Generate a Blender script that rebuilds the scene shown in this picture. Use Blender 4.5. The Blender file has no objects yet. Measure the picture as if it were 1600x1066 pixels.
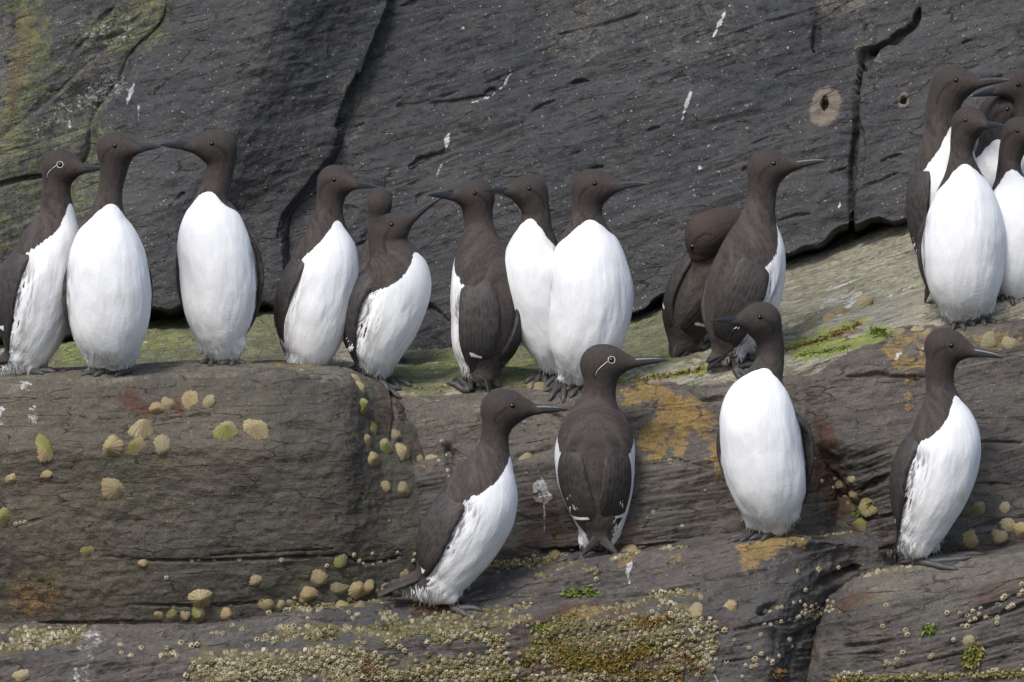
import bpy, math, random
import numpy as np
from mathutils import Vector
from mathutils.bvhtree import BVHTree

# ------------------------------------------------------------------ camera, sky, sun, exposure
C = bpy.context.scene
COL = C.collection
R = math.radians
S = 0.00115            # metres per photo pixel at the plane y = 0
DIST = 14.0
PITCH = R(6.0)
cam = bpy.data.cameras.new("camera"); cam_o = bpy.data.objects.new("camera", cam); COL.objects.link(cam_o)
CAM = np.array([0.0, -DIST * math.cos(PITCH), DIST * math.sin(PITCH)])
cam_o.location = CAM
cam_o.rotation_euler = (math.pi / 2 - PITCH, 0, 0)
cam.sensor_width = 36.0
cam.lens = 36.0 * DIST / (1600 * S)
cam.clip_start = 0.1; cam.clip_end = 500
C.camera = cam_o

SUN_EL, SUN_AZ = 52.0, 208.0           # light from the upper left, behind the camera
w = bpy.data.worlds.new("World"); C.world = w; w.use_nodes = True
nt = w.node_tree; nt.nodes.clear()
sky = nt.nodes.new("ShaderNodeTexSky"); sky.sky_type = 'NISHITA'; sky.sun_disc = False
sky.sun_elevation = R(SUN_EL); sky.sun_rotation = R(SUN_AZ)
sky.air_density = 1.2; sky.dust_density = 3.0
bg = nt.nodes.new("ShaderNodeBackground"); bg.inputs[1].default_value = 0.15
ow = nt.nodes.new("ShaderNodeOutputWorld")
nt.links.new(sky.outputs[0], bg.inputs[0]); nt.links.new(bg.outputs[0], ow.inputs[0])
sun = bpy.data.lights.new("sun", 'SUN'); sun.energy = 2.1; sun.angle = R(14); sun.color = (1.0, 0.98, 0.95)
sun_o = bpy.data.objects.new("sun", sun); COL.objects.link(sun_o)
az = R(SUN_AZ)
sd = Vector((math.sin(az) * math.cos(R(SUN_EL)), math.cos(az) * math.cos(R(SUN_EL)), math.sin(R(SUN_EL))))
sun_o.rotation_euler = sd.to_track_quat('Z', 'Y').to_euler()
C.view_settings.view_transform = 'Standard'; C.view_settings.look = 'None'
C.view_settings.gamma = 1; C.view_settings.exposure = 0.40

# ------------------------------------------------------------------ small tools
FW = np.array([0, math.cos(PITCH), -math.sin(PITCH)]); UP = np.array([0, math.sin(PITCH), math.cos(PITCH)]); RT = np.array([1.0, 0, 0])

def ray(px, py):
    a = (np.asarray(px, float) - 800) * S / DIST; b = (np.asarray(py, float) - 533) * S / DIST
    return FW + a[..., None] * RT - b[..., None] * UP

def P(px, py, y):
    """the world point at depth y that stands at this place of the photograph"""
    px, py, y = np.broadcast_arrays(np.asarray(px, float), np.asarray(py, float), np.asarray(y, float))
    d = ray(px, py)
    t = (y - CAM[1]) / d[..., 1]
    return CAM + d * t[..., None]

def proj(V):
    q = V - CAM; f = q @ FW
    return 800 + (q @ RT) / f * DIST / S, 533 - (q @ UP) / f * DIST / S

def smooth(a, b, x):
    t = np.clip((x - a) / (b - a), 0, 1); return t * t * (3 - 2 * t)

def _h(ix, iy, iz, seed):
    n = (ix * 374761393 + iy * 668265263 + iz * 2147483647 + seed * 1274126177) & 0xFFFFFFFF
    n = ((n ^ (n >> 13)) * 1274126177) & 0xFFFFFFFF
    n = ((n ^ (n >> 15)) * 2246822519) & 0xFFFFFFFF
    return ((n ^ (n >> 16)) & 0xFFFFFF).astype(np.float32) / 8388608.0 - 1.0

def noise3(p, seed=0):
    p = np.asarray(p, dtype=np.float64)
    i = np.floor(p).astype(np.int64); f = (p - i).astype(np.float32)
    u = f * f * f * (f * (f * 6 - 15) + 10)
    out = 0
    for dx in (0, 1):
        wx = u[:, 0] if dx else 1 - u[:, 0]
        for dy in (0, 1):
            wy = u[:, 1] if dy else 1 - u[:, 1]
            for dz in (0, 1):
                wz = u[:, 2] if dz else 1 - u[:, 2]
                out = out + wx * wy * wz * _h(i[:, 0] + dx, i[:, 1] + dy, i[:, 2] + dz, seed)
    return out

def fbm(p, wl, octv=4, seed=0, gain=0.5):
    """wl: longest wavelength in metres"""
    q = p / wl; a = 1.0; s = 0
    for k in range(octv):
        s = s + a * noise3(q, seed + k * 17); q = q * 2.03 + 11.3; a *= gain
    return s

def gauss(A, sigma, axis):
    if sigma <= 0: return A
    n = int(3 * sigma) + 1
    k = np.exp(-0.5 * (np.arange(-n, n + 1) / sigma) ** 2); k /= k.sum()
    A = np.moveaxis(A, axis, 0)
    pad = np.concatenate([np.repeat(A[:1], n, 0), A, np.repeat(A[-1:], n, 0)])
    out = np.zeros_like(A)
    for j, kk in enumerate(k): out += kk * pad[j:j + A.shape[0]]
    return np.moveaxis(out, 0, axis)

def mesh(name, V, F, smooth_=True, attrs=None, uv=None):
    V = np.ascontiguousarray(V, dtype=np.float32); F = np.ascontiguousarray(F, dtype=np.int32)
    me = bpy.data.meshes.new(name)
    n = F.shape[1]
    me.vertices.add(len(V)); me.vertices.foreach_set("co", V.ravel())
    me.loops.add(F.size); me.loops.foreach_set("vertex_index", F.ravel())
    me.polygons.add(len(F))
    me.polygons.foreach_set("loop_start", np.arange(0, F.size, n, dtype=np.int32))
    me.polygons.foreach_set("use_smooth", np.full(len(F), bool(smooth_)))
    if uv is not None:
        l = me.uv_layers.new(name="UVMap"); l.data.foreach_set("uv", np.ascontiguousarray(uv[F.ravel()], dtype=np.float32).ravel())
    for k, a in (attrs or {}).items():
        at = me.attributes.new(k, 'FLOAT', 'POINT'); at.data.foreach_set("value", np.ascontiguousarray(a, dtype=np.float32))
    me.update(calc_edges=True); me.validate()
    return me

def link(name, me, m=None, parent=None):
    o = bpy.data.objects.new(name, me); COL.objects.link(o)
    if m is not None and me is not None and not me.materials: me.materials.append(m)
    if parent is not None: o.parent = parent
    return o

def tag(o, label=None, cat=None, group=None, kind=None):
    if label: o["label"] = label
    if cat: o["category"] = cat
    if group: o["group"] = group
    if kind: o["kind"] = kind
    return o

class N:
    """small node-tree writer"""
    def __init__(s, name):
        s.m = bpy.data.materials.new(name); s.m.use_nodes = True; s.t = s.m.node_tree; s.t.nodes.clear()
        s.out = s.new("ShaderNodeOutputMaterial"); s.b = s.new("ShaderNodeBsdfPrincipled"); s.l(s.b.outputs[0], s.out.inputs[0])
        s.tc = s.new("ShaderNodeTexCoord")
    def new(s, k): return s.t.nodes.new(k)
    def l(s, a, b): s.t.links.new(a, b)
    def put(s, sock, v):
        if hasattr(v, "links"): s.l(v, sock)
        elif isinstance(v, (tuple, list)) and len(v) == 3 and sock.type == 'RGBA': sock.default_value = (*v, 1)
        else: sock.default_value = v
    def map(s, src, sc=(1, 1, 1), rot=(0, 0, 0)):
        n = s.new("ShaderNodeMapping"); s.l(src, n.inputs[0]); n.inputs['Scale'].default_value = sc; n.inputs['Rotation'].default_value = rot
        return n.outputs[0]
    def noise(s, vec, scale, detail=4, rough=0.55, dist=0.0):
        n = s.new("ShaderNodeTexNoise"); s.l(vec, n.inputs['Vector']); n.inputs['Scale'].default_value = scale
        n.inputs['Detail'].default_value = detail; n.inputs['Roughness'].default_value = rough; n.inputs['Distortion'].default_value = dist
        return n.outputs[0]
    def vor(s, vec, scale, feat='F1'):
        n = s.new("ShaderNodeTexVoronoi"); s.l(vec, n.inputs['Vector']); n.inputs['Scale'].default_value = scale; n.feature = feat
        return n.outputs[0]
    def ramp(s, v, a, b, lo=0.0, hi=1.0):
        n = s.new("ShaderNodeMapRange"); n.interpolation_type = 'SMOOTHSTEP'; s.put(n.inputs[0], v)
        n.inputs[1].default_value = a; n.inputs[2].default_value = b; n.inputs[3].default_value = lo; n.inputs[4].default_value = hi
        return n.outputs[0]
    def math(s, op, a, b=0.0):
        n = s.new("ShaderNodeMath"); n.operation = op; s.put(n.inputs[0], a); s.put(n.inputs[1], b); return n.outputs[0]
    def mix(s, f, a, b):
        n = s.new("ShaderNodeMix"); n.data_type = 'RGBA'; s.put(n.inputs[0], f); s.put(n.inputs[6], a); s.put(n.inputs[7], b); return n.outputs[2]
    def attr(s, name):
        n = s.new("ShaderNodeAttribute"); n.attribute_name = name; return n.outputs['Fac']
    def bump(s, h, dist, strength=1.0, prev=None):
        n = s.new("ShaderNodeBump"); s.put(n.inputs['Height'], h); n.inputs['Distance'].default_value = dist; n.inputs['Strength'].default_value = strength
        if prev is not None: s.l(prev, n.inputs['Normal'])
        return n.outputs[0]
    def done(s, col, rough=0.8, nrm=None, spec=0.5):
        s.put(s.b.inputs['Base Color'], col); s.put(s.b.inputs['Roughness'], rough)
        s.put(s.b.inputs['Specular IOR Level'], spec)
        if nrm is not None: s.l(nrm, s.b.inputs['Normal'])
        return s.m

# ------------------------------------------------------------------ rock material (stains come from named surface layers)
STRATA = R(-17)
def rock_mat(name, c1, c2, c3, streak=0.5, speck=1.0, strata=STRATA, bumpk=1.0, ys=1.0):
    n = N(name); g = n.tc.outputs['Object']
    st = n.map(g, (1, 1, 1), (0, -strata, 0))
    sts = n.map(st, (1.0 if ys == 1 else 0.5, ys, 7.0))
    n1 = n.noise(g, 5, 6, 0.62, 0.6); n2 = n.noise(g, 34, 7, 0.72); ns = n.noise(sts, 8, 8, 0.75); n3 = n.noise(g, 240, 5, 0.75)
    n0 = n.noise(g, 1.7, 3, 0.5)
    col = n.mix(n.ramp(n1, 0.36, 0.66), c1, c2)
    col = n.mix(n.math('MULTIPLY', n.ramp(n2, 0.42, 0.70), 0.8), col, c3)
    dark = tuple(x * 0.42 for x in c1)
    blue = (c1[0] * 0.62, c1[1] * 0.70, c1[2] * 0.82)
    col = n.mix(n.ramp(n0, 0.46, 0.66, 0, 0.7), col, blue)
    col = n.mix(n.math('MULTIPLY', n.ramp(ns, 0.36, 0.56, 1, 0), streak), col, dark)
    col = n.mix(n.ramp(n3, 0.34, 0.60, 0.55, 0), col, dark)
    hue = n.noise(g, 11, 5, 0.7)
    col = n.mix(n.ramp(hue, 0.55, 0.68, 0, 0.5), col, (c2[0] * 1.05, c2[1] * 0.90, c2[2] * 0.84))
    col = n.mix(n.ramp(hue, 0.32, 0.45, 0.5, 0), col, (c2[0] * 0.92, c2[1] * 1.0, c2[2] * 0.86))
    v1 = n.vor(g, 95)
    pit = n.math('MULTIPLY', n.ramp(v1, 0.10, 0.26, 1, 0), n.ramp(n2, 0.48, 0.60))
    col = n.mix(n.math('MULTIPLY', pit, 0.7), col, dark)
    col = n.mix(n.ramp(n3, 0.60, 0.72, 0, 0.50 * speck), col, (0.25, 0.225, 0.19))
    sp = n.noise(g, 170, 3, 0.6)
    col = n.mix(n.ramp(sp, 0.665, 0.71, 0, 0.7 * speck), col, (0.42, 0.41, 0.37))
    nb = n.noise(g, 70, 6, 0.75); nc = n.noise(sts, 14, 6, 0.75)
    def stain(attr, a, b, lo, hi, k, top=0.9, along=0.35):
        nonlocal col
        at_ = n.attr(attr)
        v = n.math('ADD', at_, n.math('MULTIPLY', n.math('SUBTRACT', nb, 0.5), k))
        v = n.math('ADD', v, n.math('MULTIPLY', n.math('SUBTRACT', n3, 0.5), k * 0.6))
        v = n.math('ADD', v, n.math('MULTIPLY', n.math('SUBTRACT', nc, 0.5), k * along))
        v = n.math('MULTIPLY', n.math('MULTIPLY', n.ramp(v, lo, hi), n.ramp(at_, 0.0, 0.12)), top)
        c = n.mix(n.ramp(n2, 0.36, 0.62), a, b)
        c = n.mix(n.ramp(n3, 0.35, 0.6, 0.5, 0), c, tuple(x * 0.45 for x in a))
        col = n.mix(v, col, c)
    stain("pale", (0.14, 0.125, 0.10), (0.21, 0.19, 0.145), 0.30, 1.0, 1.6, 0.75)
    stain("crust", (0.085, 0.078, 0.038), (0.18, 0.155, 0.085), 0.30, 0.9, 2.2, 0.9)
    stain("rust", (0.075, 0.036, 0.024), (0.125, 0.062, 0.036), 0.30, 0.95, 1.8, 0.85)
    stain("orange", (0.25, 0.155, 0.040), (0.34, 0.235, 0.085), 0.25, 1.05, 2.2, 0.88)
    stain("green", (0.070, 0.080, 0.034), (0.165, 0.175, 0.075), 0.30, 1.1, 2.8, 0.8, 0.9)
    stain("lime", (0.15, 0.19, 0.035), (0.25, 0.29, 0.06), 0.38, 0.75, 2.0, 0.9, 0.8)
    tn = n.ramp(n.math("ADD", n.attr("tan"), n.math("MULTIPLY", n.math("SUBTRACT", n3, 0.5), 0.9)), 0.35, 0.65, 0, 0.75)
    col = n.mix(tn, col, (0.20, 0.165, 0.13))
    stain("white", (0.40, 0.40, 0.40), (0.64, 0.64, 0.64), 0.40, 0.85, 1.7, 0.92)
    n4 = n.noise(g, 620, 3, 0.7)
    col = n.mix(n.ramp(n4, 0.36, 0.5, 0.45, 0), col, dark)
    wv_ = n.new("ShaderNodeMix"); wv_.data_type = 'VECTOR'
    dv = n.new("ShaderNodeTexNoise"); n.l(sts, dv.inputs['Vector']); dv.inputs['Scale'].default_value = 7; dv.inputs['Detail'].default_value = 5
    wv_.inputs[0].default_value = 0.10; n.l(sts, wv_.inputs[4]); n.l(dv.outputs[1], wv_.inputs[5])
    ve = n.new("ShaderNodeTexVoronoi"); ve.feature = 'DISTANCE_TO_EDGE'; n.l(wv_.outputs[1], ve.inputs['Vector']); ve.inputs['Scale'].default_value = 7.5
    crk = n.math('MULTIPLY', n.ramp(ve.outputs[0], 0.0, 0.030, 1, 0), n.ramp(n2, 0.46, 0.56))
    col = n.mix(n.math('MULTIPLY', crk, 0.75), col, tuple(x * 0.4 for x in dark))
    chip = n.vor(n.map(st, (1, 1, 2.2)), 26)
    bp = n.bump(chip, 0.0040 * bumpk, 1.0)
    bp = n.bump(n2, 0.0048 * bumpk, 1.0, bp)
    bp = n.bump(n.math('MULTIPLY', crk, -1.0), 0.0035 * bumpk, 1.0, bp)
    bp = n.bump(ns, 0.0034 * bumpk, 1.0, bp)
    bp = n.bump(n.math('MULTIPLY', pit, -1.0), 0.0016 * bumpk, 1.0, bp)
    bp = n.bump(n3, 0.0026 * bumpk, 1.0, bp)
    return n.done(col, n.ramp(n2, 0.3, 0.7, 0.58, 0.9), bp, 0.35)

M_cliff = rock_mat("cliff_stone", (0.047, 0.0475, 0.051), (0.068, 0.066, 0.068), (0.098, 0.092, 0.086), 0.32, 1.2, STRATA, 0.75)
M_slope = rock_mat("slope_stone", (0.30, 0.28, 0.22), (0.39, 0.37, 0.29), (0.48, 0.455, 0.34), 0.95, 0.5, R(-20), 1.0, 5.0)
M_boulder = rock_mat("boulder_stone", (0.092, 0.081, 0.062), (0.126, 0.110, 0.083), (0.165, 0.138, 0.105), 0.16, 0.5, R(-3), 0.9)
M_mid = rock_mat("mid_stone", (0.105, 0.092, 0.082), (0.145, 0.126, 0.108), (0.185, 0.160, 0.130), 0.6, 0.6, R(-8))
M_fore = rock_mat("shore_stone", (0.088, 0.080, 0.076), (0.120, 0.107, 0.096), (0.170, 0.145, 0.118), 0.55, 0.7, R(-12))

# ------------------------------------------------------------------ rock building
def chain_dist(px, py, pts):
    d = np.full(px.shape, 1e9); pts = [tuple(p[:2]) for p in pts]
    if len(pts) == 1: return np.hypot(px - pts[0][0], py - pts[0][1])
    for (ax, ay), (bx, by) in zip(pts[:-1], pts[1:]):
        vx, vy = bx - ax, by - ay; L = vx * vx + vy * vy + 1e-9
        t = np.clip(((px - ax) * vx + (py - ay) * vy) / L, 0, 1)
        d = np.minimum(d, np.hypot(px - ax - t * vx, py - ay - t * vy))
    return d

def chain_dt(px, py, pts):
    """distance to the line and the position along it (0..1)"""
    d = np.full(px.shape, 1e9); tt = np.zeros(px.shape); tot = sum(math.hypot(b[0] - a[0], b[1] - a[1]) for a, b in zip(pts[:-1], pts[1:])) + 1e-9; acc = 0
    for (ax, ay), (bx, by) in zip(pts[:-1], pts[1:]):
        vx, vy = bx - ax, by - ay; L = math.hypot(vx, vy) + 1e-9
        t = np.clip(((px - ax) * vx + (py - ay) * vy) / (L * L), 0, 1); e = np.hypot(px - ax - t * vx, py - ay - t * vy)
        m = e < d; d = np.where(m, e, d); tt = np.where(m, (acc + t * L) / tot, tt); acc += L
    return d, tt, tot

def stains(V, px, py, lst, seed=5):
    n1 = fbm(V, 0.05, 4, seed); n2 = fbm(V, 0.010, 3, seed + 3)
    out = {k: np.zeros(len(V), np.float32) for k in ("tan", "pale", "crust", "rust", "orange", "green", "lime", "white")}
    for kind, pts, r, stg in lst:
        soft = max(3.0, r * 0.8)
        d = chain_dist(px, py, pts) + n1 * min(r * 0.8, 16) + n2 * min(r * 0.7, 9)
        if kind == "white" and r < 6: r = r * 0.72
        if kind == 'white' and len(pts) > 1 and r < 4.5:
            d, t_, tot = chain_dt(px, py, pts); d = d + n1 * r * .8 + n2 * r * .7 + r * 0.75 * np.abs(2 * t_ - 0.7)
        if kind == "tan": d = chain_dist(px, py, pts) + n1 * 3
        if kind == "white" and r < 8: d = d + r * 1.3 * np.clip(n1 * 1.4 + n2 * .5 + 0.15, 0, 1)
        out[kind] = np.maximum(out[kind], stg * (1 - smooth(r - soft * 0.5, r + soft * 0.5, d)))
    return out

def carve(V, nrm, px, py, cracks, seed=9):
    wob = fbm(V, 0.035, 3, seed)
    lift = np.clip(0.75 + 1.1 * fbm(V, 0.09, 2, seed + 2), 0.05, 1)
    for pts, wd, dep in cracks:
        if len(pts) > 1:
            d, t_, tot = chain_dt(px, py, pts); w_ = wd * (0.12 + 0.88 * np.sin(np.pi * np.clip(t_, 0, 1)) ** 0.7 if tot > 12 else 1.0)
            if tot > 150: w_ = wd * np.clip(0.85 + 1.1 * wob, 0.3, 1.5)
        else: d, w_ = chain_dist(px, py, pts), wd
        d = np.abs(d + wob * wd * 0.9)
        a = np.exp(-(d / np.maximum(w_, .3)) ** 3 * 0.7)
        V = V - nrm * (a * (dep * lift if dep > 0 else -dep))[:, None]
    return V

def rock_noise(V, seed, ang, big=1.0, med=1.0, fine=1.0, ter=1.0, tw=0.022, yk=0.15):
    ca, sa = math.cos(ang), math.sin(ang)
    # u along the strata, v across them (in the x-z plane), tilted a little with depth
    u = V[:, 0] * ca - V[:, 2] * sa; v = V[:, 0] * sa + V[:, 2] * ca + yk * V[:, 1]
    A = np.stack([u * 0.35, V[:, 1] * 0.6, v], 1)
    h = 0.014 * big * fbm(V, 0.30, 3, seed)
    h = h + 0.0040 * med * fbm(A, 0.06, 4, seed + 3)
    B = np.stack([u * 0.6, V[:, 1], v], 1)
    h = h + 0.0032 * med * (0.35 - np.abs(fbm(B, 0.075, 4, seed + 5)))        # chipped edges
    cells = noise3(np.floor(B / 0.05 + 0.6 * fbm(B, 0.08, 2, seed + 61)[:, None]) * 7.7, seed + 9)
    h = h + 0.0012 * med * cells
    h = h + 0.0019 * fine * fbm(V, 0.016, 3, seed + 7)
    if ter > 0:
        wv = v / tw + 0.9 * fbm(np.stack([u * 0.3, V[:, 1] * 0.4, v], 1), 0.16, 4, seed + 21)
        fr = wv - np.floor(wv)
        saw = (fr ** 1.0) * (1 - smooth(0.86, 1.0, fr))
        amp = np.clip(0.55 + 1.3 * fbm(V, 0.14, 2, seed + 33), 0, 1.4)
        h = h + 0.0042 * ter * saw * amp
        wv2 = v / (tw * 0.31) + 1.1 * fbm(np.stack([u * 0.25, V[:, 1] * 0.4, v], 1), 0.09, 4, seed + 41)
        fr2 = wv2 - np.floor(wv2)
        h = h + 0.0012 * ter * fr2 * (1 - smooth(0.8, 1.0, fr2)) * amp
    return h

def finish_rock(name, G, mat, seed, ang, nz, stn, cracks, label=None):
    """G: grid of points [nx, ns, 3]; displaces it, carves cracks, adds stain layers, links it"""
    nx, ns = G.shape[:2]
    Gs = gauss(gauss(G, 4, 0), 4, 1)
    n = np.cross(np.gradient(Gs, axis=0), np.gradient(Gs, axis=1)); n /= np.linalg.norm(n, axis=2, keepdims=True) + 1e-12
    if n[..., 1].mean() > 0: n = -n
    V = G.reshape(-1, 3); nn = n.reshape(-1, 3)
    V = V + nn * rock_noise(V, seed, ang, **nz)[:, None]
    px, py = proj(V)
    V = carve(V, nn, px, py, cracks)
    at = stains(V, px, py, stn, seed + 50)
    idx = np.arange(nx * ns).reshape(nx, ns)
    F = np.stack([idx[:-1, :-1], idx[:-1, 1:], idx[1:, 1:], idx[1:, :-1]], -1).reshape(-1, 4)
    a, b, c = V[F[0, 0]], V[F[0, 1]], V[F[0, 2]]
    me = mesh(name, V, F, True, at)
    # faces must look towards the camera
    if np.cross(b - a, c - a) @ nn[F[0, 0]] < 0: me.flip_normals()
    o = link(name, me, mat)
    tag(o, kind="structure")
    if label: o["label"] = label
    Fc = F[:, :4]
    o_b = (V, Fc)
    return o, o_b

STEP = 1.6
def loft(name, stations, mat, seed, ang=STRATA, nz={}, stn=(), cracks=(), sx=14, ss=5, step=None):
    step = step or STEP
    X = np.arange(stations[0][0], stations[-1][0] + 0.1, step); K = len(stations[0][1])
    sp = [s[0] for s in stations]
    W = np.zeros((len(X), K, 3))
    for k in range(K):
        pyk = gauss(np.interp(X, sp, [s[1][k][0] for s in stations]), sx / step, 0)
        yk = gauss(np.interp(X, sp, [s[1][k][1] for s in stations]), sx / step, 0)
        W[:, k] = P(X, pyk, yk)
    seg = np.linalg.norm(np.diff(W, axis=1), axis=2).mean(0) / (S * step)
    rows = []
    for k in range(K - 1):
        m = max(2, int(round(seg[k]))) if k > 0 else max(2, int(round(seg[k] * 0.6)))
        t = (np.arange(m) / m)[None, :, None]
        rows.append(W[:, k:k + 1] * (1 - t) + W[:, k + 1:k + 2] * t)
    rows.append(W[:, -1:])
    G = gauss(np.concatenate(rows, 1), ss, 1)
    return finish_rock(name, G, mat, seed, ang, nz, stn, cracks)

# ---- the cliff face behind
BASE = [(-260, 560), (100, 530), (240, 497), (330, 490), (420, 484), (520, 520), (640, 556), (760, 552), (860, 535), (990, 507), (1060, 482), (1240, 412), (1420, 355), (1600, 296), (1860, 220)]
L1 = [(-260, 640), (0, 615), (40, 600), (120, 562), (170, 541), (240, 517), (290, 480), (335, 442), (380, 437), (470, 450), (620, 450)]
L0 = [(-260, 330), (0, 278), (50, 257), (95, 216), (150, 176), (220, 150), (350, 105), (600, 60)]
def build_cliff():
    X = np.arange(-260, 1860.1, STEP); Y = np.arange(-240, 700.1, STEP)
    px, py = np.meshgrid(X, Y, indexing='ij')
    base = np.interp(px, [b[0] for b in BASE], [b[1] for b in BASE])
    l1 = np.interp(py, [p[0] for p in L1], [p[1] for p in L1]); l0 = np.interp(py, [p[0] for p in L0], [p[1] for p in L0])
    y = 0.86 + (base - py) * S * 0.30
    d1 = l1 - px
    y = y - 0.045 * smooth(0, 10, d1) - 0.11 * smooth(10, 190, d1) + 0.05 * smooth(200, 420, d1)
    d0 = l0 - px + 6 * np.sin(py / 17.0)
    y = y + 0.035 * smooth(-6, 10, d0) - 0.05 * smooth(10, 160, d0)
    # blocky relief of the left part
    y = y - 0.02 * smooth(0, 6, py - (250 + (px - 0) * -0.35)) * smooth(0, 30, d0)
    y = y - 0.012 * smooth(0, 6, py - (120 - (px - 120) * 0.9)) * smooth(0, 30, d0)
    # gentle swell of the big slab and steps across it
    y = y - 0.03 * np.sin((px - 600) / 420.0) * smooth(0, -80, d1)
    y = y - 0.016 * smooth(0, 5, px - (1338 + 8 * np.sin(py / 30.0))) * smooth(0, 200, py - 20)
    under = smooth(-16, 2, py - (base - 6) + 5 * np.sin(px / 23.0) + 4 * np.sin(px / 9.0))
    gap = np.interp(px, [0, 200, 260, 420, 640, 820, 960, 1050, 1420, 1860], [0.4, 1, 1, .5, 0, 0, .6, 1, 1, 1])
    y = y + 0.16 * under * gap
    G = P(px, py, y)
    stn = [
        ("green", [(20, -60), (60, 40), (50, 120), (20, 190), (0, 250)], 30, 0.85), ("green", [(240, -40), (225, 40), (170, 60)], 36, 0.8),
        ("green", [(0, 240), (110, 210), (150, 260), (60, 330), (0, 380)], 60, 0.62), ("green", [(120, 290), (60, 420), (10, 520)], 50, 0.5),
        ("rust", [(45, 20), (35, 100), (12, 180)], 12, 1.0), ("pale", [(-30, 0), (-5, 120), (-10, 420)], 40, 0.6),
        ("pale", [(180, 10), (130, 120), (60, 300), (20, 460)], 70, 0.5),
        ("pale", [(900, 40), (1000, 20), (1150, 60)], 60, 0.45), ("pale", [(560, 130), (545, 200)], 20, 0.5),
        ("white", [(110, 165), (108, 205)], 5, 0.75), ("white", [(60, 190), (58, 215)], 5, 0.6), ("white", [(75, 190), (140, 150), (180, 130)], 14, 0.46), ("white", [(200, 40), (150, 75)], 20, 0.42),
        ("white", [(222, 342), (226, 336)], 5, 0.9), ("white", [(187, 86), (189, 90)], 4, 0.9), ("white", [(210, 130), (193, 175)], 3, 0.75), ("white", [(217, 165), (216, 190)], 2.5, 0.7),
        ("white", [(240, 25), (233, 50)], 3, 0.65), ("white", [(800, 112), (785, 135), (765, 152)], 3.2, 1.0), ("white", [(765, 152), (728, 163)], 2.5, 0.62),
        ("white", [(702, 210), (695, 238)], 4, 0.9), ("white", [(690, 255), (680, 280)], 3, 0.6), ("white", [(825, 8), (820, 20)], 3, 0.7),
        ("white", [(797, 62), (793, 70)], 3, 0.8), ("white", [(1140, 8), (1125, 35), (1106, 75)], 2.6, 1.0), ("white", [(1084, 135), (1075, 155), (1064, 192)], 3.2, 1.0),
        ("white", [(1094, 62), (1084, 68)], 3.5, 0.7), ("white", [(1012, 25), (1008, 33)], 3, 0.8), ("white", [(1120, 97), (1116, 110)], 2.5, 0.8), ("white", [(1130, 122), (1126, 150)], 2.5, 0.6),
        ("white", [(1396, 25), (1389, 48)], 3, 0.8), ("white", [(1333, 84), (1338, 80)], 4, 0.9), ("white", [(1411, 172), (1409, 176)], 3, 0.7),
        ("white", [(1093, 262), (1093, 266)], 3, 1.0), ("white", [(1302, 258), (1301, 262)], 3, 1.0), ("white", [(1286, 175), (1284, 188)], 4.5, 0.8), ("white", [(1313, 316), (1310, 326)], 2.2, 0.9),
        ("white", [(675, 80), (673, 84)], 2.5, 0.9), ("white", [(724, 43), (723, 46)], 2.5, 0.9), ("white", [(784, 190), (784, 194)], 4, 0.6), ("white", [(914, 175), (914, 178)], 2.2, 0.9),
        ("tan", [(1292, 160), (1287, 175)], 24, 0.9), ("tan", [(1413, 150), (1411, 160)], 8, 1.0), ("pale", [(1373, 85), (1372, 92)], 10, 0.9), ("pale", [(1300, 12), (1340, 5)], 26, 0.6),
        ("green", [(1340, 76), (1355, 72)], 4, 0.8), ("pale", [(1060, 360), (1040, 330)], 12, 0.4),
    ]
    cr = [([(618, -60), (612, 5), (598, 40), (560, 120), (541, 170), (517, 240)], 4.5, 0.03), ([(517, 240), (480, 290), (445, 335), (437, 370)], 4, 0.02),
          ([(1440, 5), (1430, 40), (1395, 62), (1362, 78)], 5, -0.03), ([(1372, 72), (1360, 85), (1346, 108)], 8, -0.03), ([(1345, 100), (1338, 150), (1337, 205), (1332, 262), (1330, 330), (1331, 372)], 4.0, -0.03),
          ([(1279, 14), (1276, 40), (1270, 78)], 5.5, 0.02), ([(1290, 273), (1315, 265), (1334, 256)], 2.6, 0.015), ([(1290, 155), (1288, 170)], 4.0, -0.035), ([(1412, 156), (1412, 157)], 3.2, -0.03),
          ([(1354, 40), (1352, 46)], 4, 0.015), ([(1252, 222), (1246, 226)], 3, 0.012),
          ([(888, 132), (905, 126), (920, 126)], 3.2, 0.014), ([(1000, 340), (1030, 330)], 3, 0.012),
          ([(262, 326), (275, 315), (288, 302)], 4.2, 0.02), ([(175, 15), (150, 40), (138, 60)], 4, 0.015), ([(0, 288), (50, 278), (110, 270), (150, 262)], 4, 0.02),
          ([(135, 60), (100, 110), (60, 130)], 3, 0.012), ([(642, 262), (660, 250), (700, 236)], 4, 0.012), ([(636, 290), (680, 275)], 3.5, 0.012), ([(600, 345), (560, 330), (540, 322)], 4, 0.012),
          ([(665, 300), (650, 318)], 3.2, 0.015), ([(250, 135), (240, 150)], 2, 0.006), ([(640, 500), (670, 480), (700, 500)], 4, 0.015), ([(620, 165), (700, 160), (760, 148)], 2.4, 0.008),
          ([(870, 55), (960, 35), (1000, 20)], 2.2, 0.006), ([(1010, 205), (1030, 198)], 2.5, 0.008), ([(1100, 70), (1200, 35), (1300, 8)], 2.2, 0.007)]
    rnd = random.Random(4)
    for _ in range(110):
        x = rnd.uniform(480, 1650); yy = rnd.uniform(-20, 480); L = rnd.uniform(8, 60); a = -0.33 + rnd.uniform(-.12, .12)
        cr.append(([(x, yy), (x + L * .5, yy + L * .5 * a + rnd.uniform(-3, 3)), (x + L, yy + L * a)], rnd.uniform(1.0, 2.3), rnd.uniform(.003, .009)))
    return finish_rock("cliff", G, M_cliff, 3, STRATA, dict(big=1.0, med=0.85, fine=0.9, ter=0.5, tw=0.034), stn, cr)

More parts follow.
